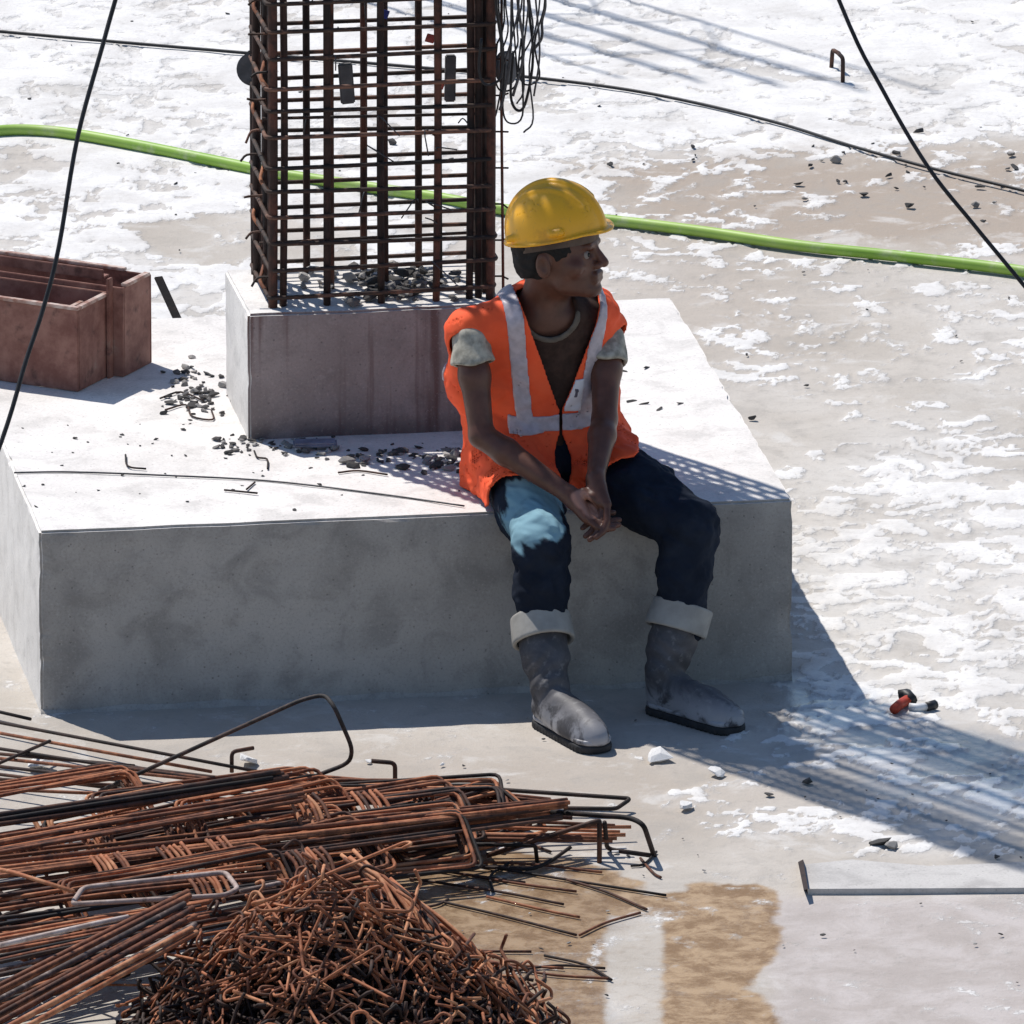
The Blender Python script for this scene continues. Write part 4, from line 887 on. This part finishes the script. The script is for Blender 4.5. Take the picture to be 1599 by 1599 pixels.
for (px, py, z, n, dy, tl_) in ((60, 1262, .10, 9, 0, .5), (210, 1300, .11, 10, .05, .6), (330, 1262, .10, 9, -.08, .5), (420, 1280, .11, 9, .1, .6), (100, 1352, .12, 10, -.05, .5), (300, 1340, .12, 10, .02, .65), (450, 1335, .12, 9, .1, .5), (560, 1285, .09, 9, -.12, .5), (650, 1262, .06, 8, -.4, .35),
                             (120, 1430, .13, 9, .1, .5), (280, 1400, .15, 9, 0, .7), (30, 1500, .10, 9, .2, .5), (560, 1322, .10, 8, -.2, .6), (690, 1285, .05, 8, .15, .3)):
    stack(px, py, z, n, YB+dy, tl_, .013)

for (px, py, n, z) in ((128, 1322, 6, .19), (250, 1296, 6, .19), (285, 1292, 4, .19), (455, 1268, 6, .18), (150, 1362, 6, .19), (255, 1345, 5, .19), (330, 1335, 4, .18), (455, 1352, 7, .2), (300, 1388, 6, .21), (560, 1262, 5, .13), (640, 1250, 4, .1), (30, 1345, 5, .19)):
    for k in range(n):
        a = P(px+k*9+random.uniform(-2, 2)-10, py-22+random.uniform(-3, 3)-k*1.2, z+.02); b = P(px+k*9+16+random.uniform(-2, 2), py+22+random.uniform(-4, 4)-k*1.2, z-.02)
        bar([a, a.lerp(b, .5)+Vector((.004, 0, .006)), b], .0048, random.choice(['rust_orange', 'rust_orange', 'rust']), 'short bright rod showing between the long bars', 'rebar', 'short rods between the long bars', 'short_rebar', smoothpath=True)
# tangled mound of hooked ties at the bottom
CM = P(520, 1640, 0); RX, RY, RZ = .45, .62, .40
def hook_mesh(seed):
    g = random.Random(seed); L = g.uniform(.16, .38); a = g.uniform(.03, .05)
    e = g.uniform(-1.2, 1)
    pts = [Vector((-L/2+a*.8, .03, .0)), Vector((-L/2, .026, 0)), Vector((-L/2, 0, 0)), Vector((0, g.uniform(-.008, .008), g.uniform(-.008, .008))), Vector((L/2, 0, 0))]
    if e > 0: pts += [Vector((L/2+.006, .028*e, .008)), Vector((L/2-a*e, .04, .012))]
    return tube_mesh('tie', rounded(pts, .014, 3), .0032, 6)
HM = []
for k in range(7):
    for mn in ('rust_orange', 'rust_orange', 'rust_orange', 'rust'):
        me = hook_mesh(400+k); me.materials.append(M[mn]); HM.append(me)
cnt = 0
while cnt < 285:
    th = random.uniform(0, math.pi*2); q_ = math.sqrt(random.uniform(0, .9)); wv = 1+.10*math.sin(3*th+.7)+.06*math.sin(7*th)
    n_ = Vector((math.cos(th)*.75, math.sin(th)*.75, .66 if q_ > .3 else 1)).normalized()
    if n_.y > .6 and q_ > .4: continue
    if n_.y < -.3 and q_ > .5 and random.random() < .5: continue
    loc_ = CM+Vector((math.cos(th)*q_*RX*wv, math.sin(th)*q_*RY*wv, max(RZ*(1-q_)**.9*random.uniform(.9, 1.03), .012)))
    # shoulder that runs down to the right
    o = bpy.data.objects.new('hooked_tie', random.choice(HM)); COL.objects.link(o); o.location = loc_
    nn = Vector((n_.x/RX, n_.y/RY, n_.z/RZ)).normalized()
    e = nn.to_track_quat('Z', 'X').to_matrix() @ Euler((random.gauss(0, .4), random.gauss(0, .25), random.random()*6.28)).to_matrix()
    o.rotation_euler = e.to_euler(); s = random.uniform(.8, 1.3); o.scale = (s, s, s)
    zn = 'on the crown of the mound' if q_ < .35 else 'on the mud side of the mound' if n_.x > .45 else 'on the mound side by the thick bundle' if n_.x < -.45 else 'on the steep mound face away from the footing'
    cw = 'bright orange' if 'bright' in o.data.materials[0].name else 'brown'
    tag(o, cw+' hooked tie tangled '+zn, 'tie', cw+' ties '+zn); cnt += 1
v, f = [], []
for k in range(1500):      # ties inside the mound, coloured dark to stand for the shade in there
    th = random.uniform(0, 6.283); q_ = math.sqrt(random.uniform(0, .85)); c_ = Vector((math.cos(th)*q_*RX, math.sin(th)*q_*RY, max(RZ*(1-q_)*random.uniform(.1, .93), .012))); d = Vector((random.gauss(0, 1), random.gauss(0, 1), random.gauss(0, .5))).normalized(); e = Vector((random.gauss(0, 1), random.gauss(0, 1), random.gauss(0, 1))).normalized()
    L = random.uniform(.05, .12)
    pts = [c_-d*L+e*.03, c_-d*L*.9, c_+e*.015, c_+d*L, c_+d*L*.9+e*.04]
    for p in pts: p.z = max(p.z, .006)
    a, b = tube_vf(spline(pts, 2), .0042, 5, False, len(v)); v += a; f += b
core = link('tangled_ties', mesh('core', v, f), M['rust_dark'], None, True); core.location = CM; core['kind'] = 'stuff'; core['label'] = 'dark mass of tangled ties inside the mound'; core['category'] = 'ties'
# straight orange ties fanning down the right shoulder of the mound
for k in range(30):
    a = k/29; p0 = P(540+a*60+random.uniform(-12, 12), 1335+a*40+random.uniform(-8, 8), .36-.1*a); p1 = P(640+a*190+random.uniform(-16, 16), 1450+a*150+random.uniform(-10, 10), .25-.2*a)
    bar([p0, p0.lerp(p1, .5)+Vector((.01, .0, .02)), p1, p1+Vector((random.uniform(-.03, .04), -.02, -.02))], .0046, random.choice(['rust_orange', 'rust_orange', 'rust']), 'orange rod sloping down the side of the mound', 'rebar', 'rods on the mound side', 'sloping_rebar', smoothpath=True)
# thin bars lying on the wet mud
mud = [((560, 1340), (820, 1378)), ((620, 1330), (1040, 1398)), ((650, 1352), (900, 1392)), ((640, 1372), (880, 1412)), ((700, 1345), (940, 1362)), ((690, 1408), (900, 1460)), ((760, 1400), (905, 1432)), ((800, 1345), (770, 1392)), ((880, 1372), (1010, 1420)), ((905, 1460), (1000, 1425)), ((690, 1470), (830, 1486)), ((760, 1500), (950, 1528)), ((790, 1518), (945, 1512)), ((730, 1490), (880, 1512)), ((850, 1492), (955, 1530)), ((800, 1548), (850, 1518)), ((640, 1420), (700, 1404)), ((720, 1300), (860, 1330)), ((1000, 1340), (1032, 1370)), ((985, 1352), (1025, 1330))]
for a, b in mud:
    m_ = ((a[0]+b[0])/2+random.uniform(-20, 20), (a[1]+b[1])/2+random.uniform(-8, 8)); bar([P(*a, .006), P(*m_, .006), P(*b, .006)], .0032, random.choice(['rust', 'rust_dark']), 'thin bar lying on the ochre mud beside the heap', group='thin bars on the mud', smoothpath=True)
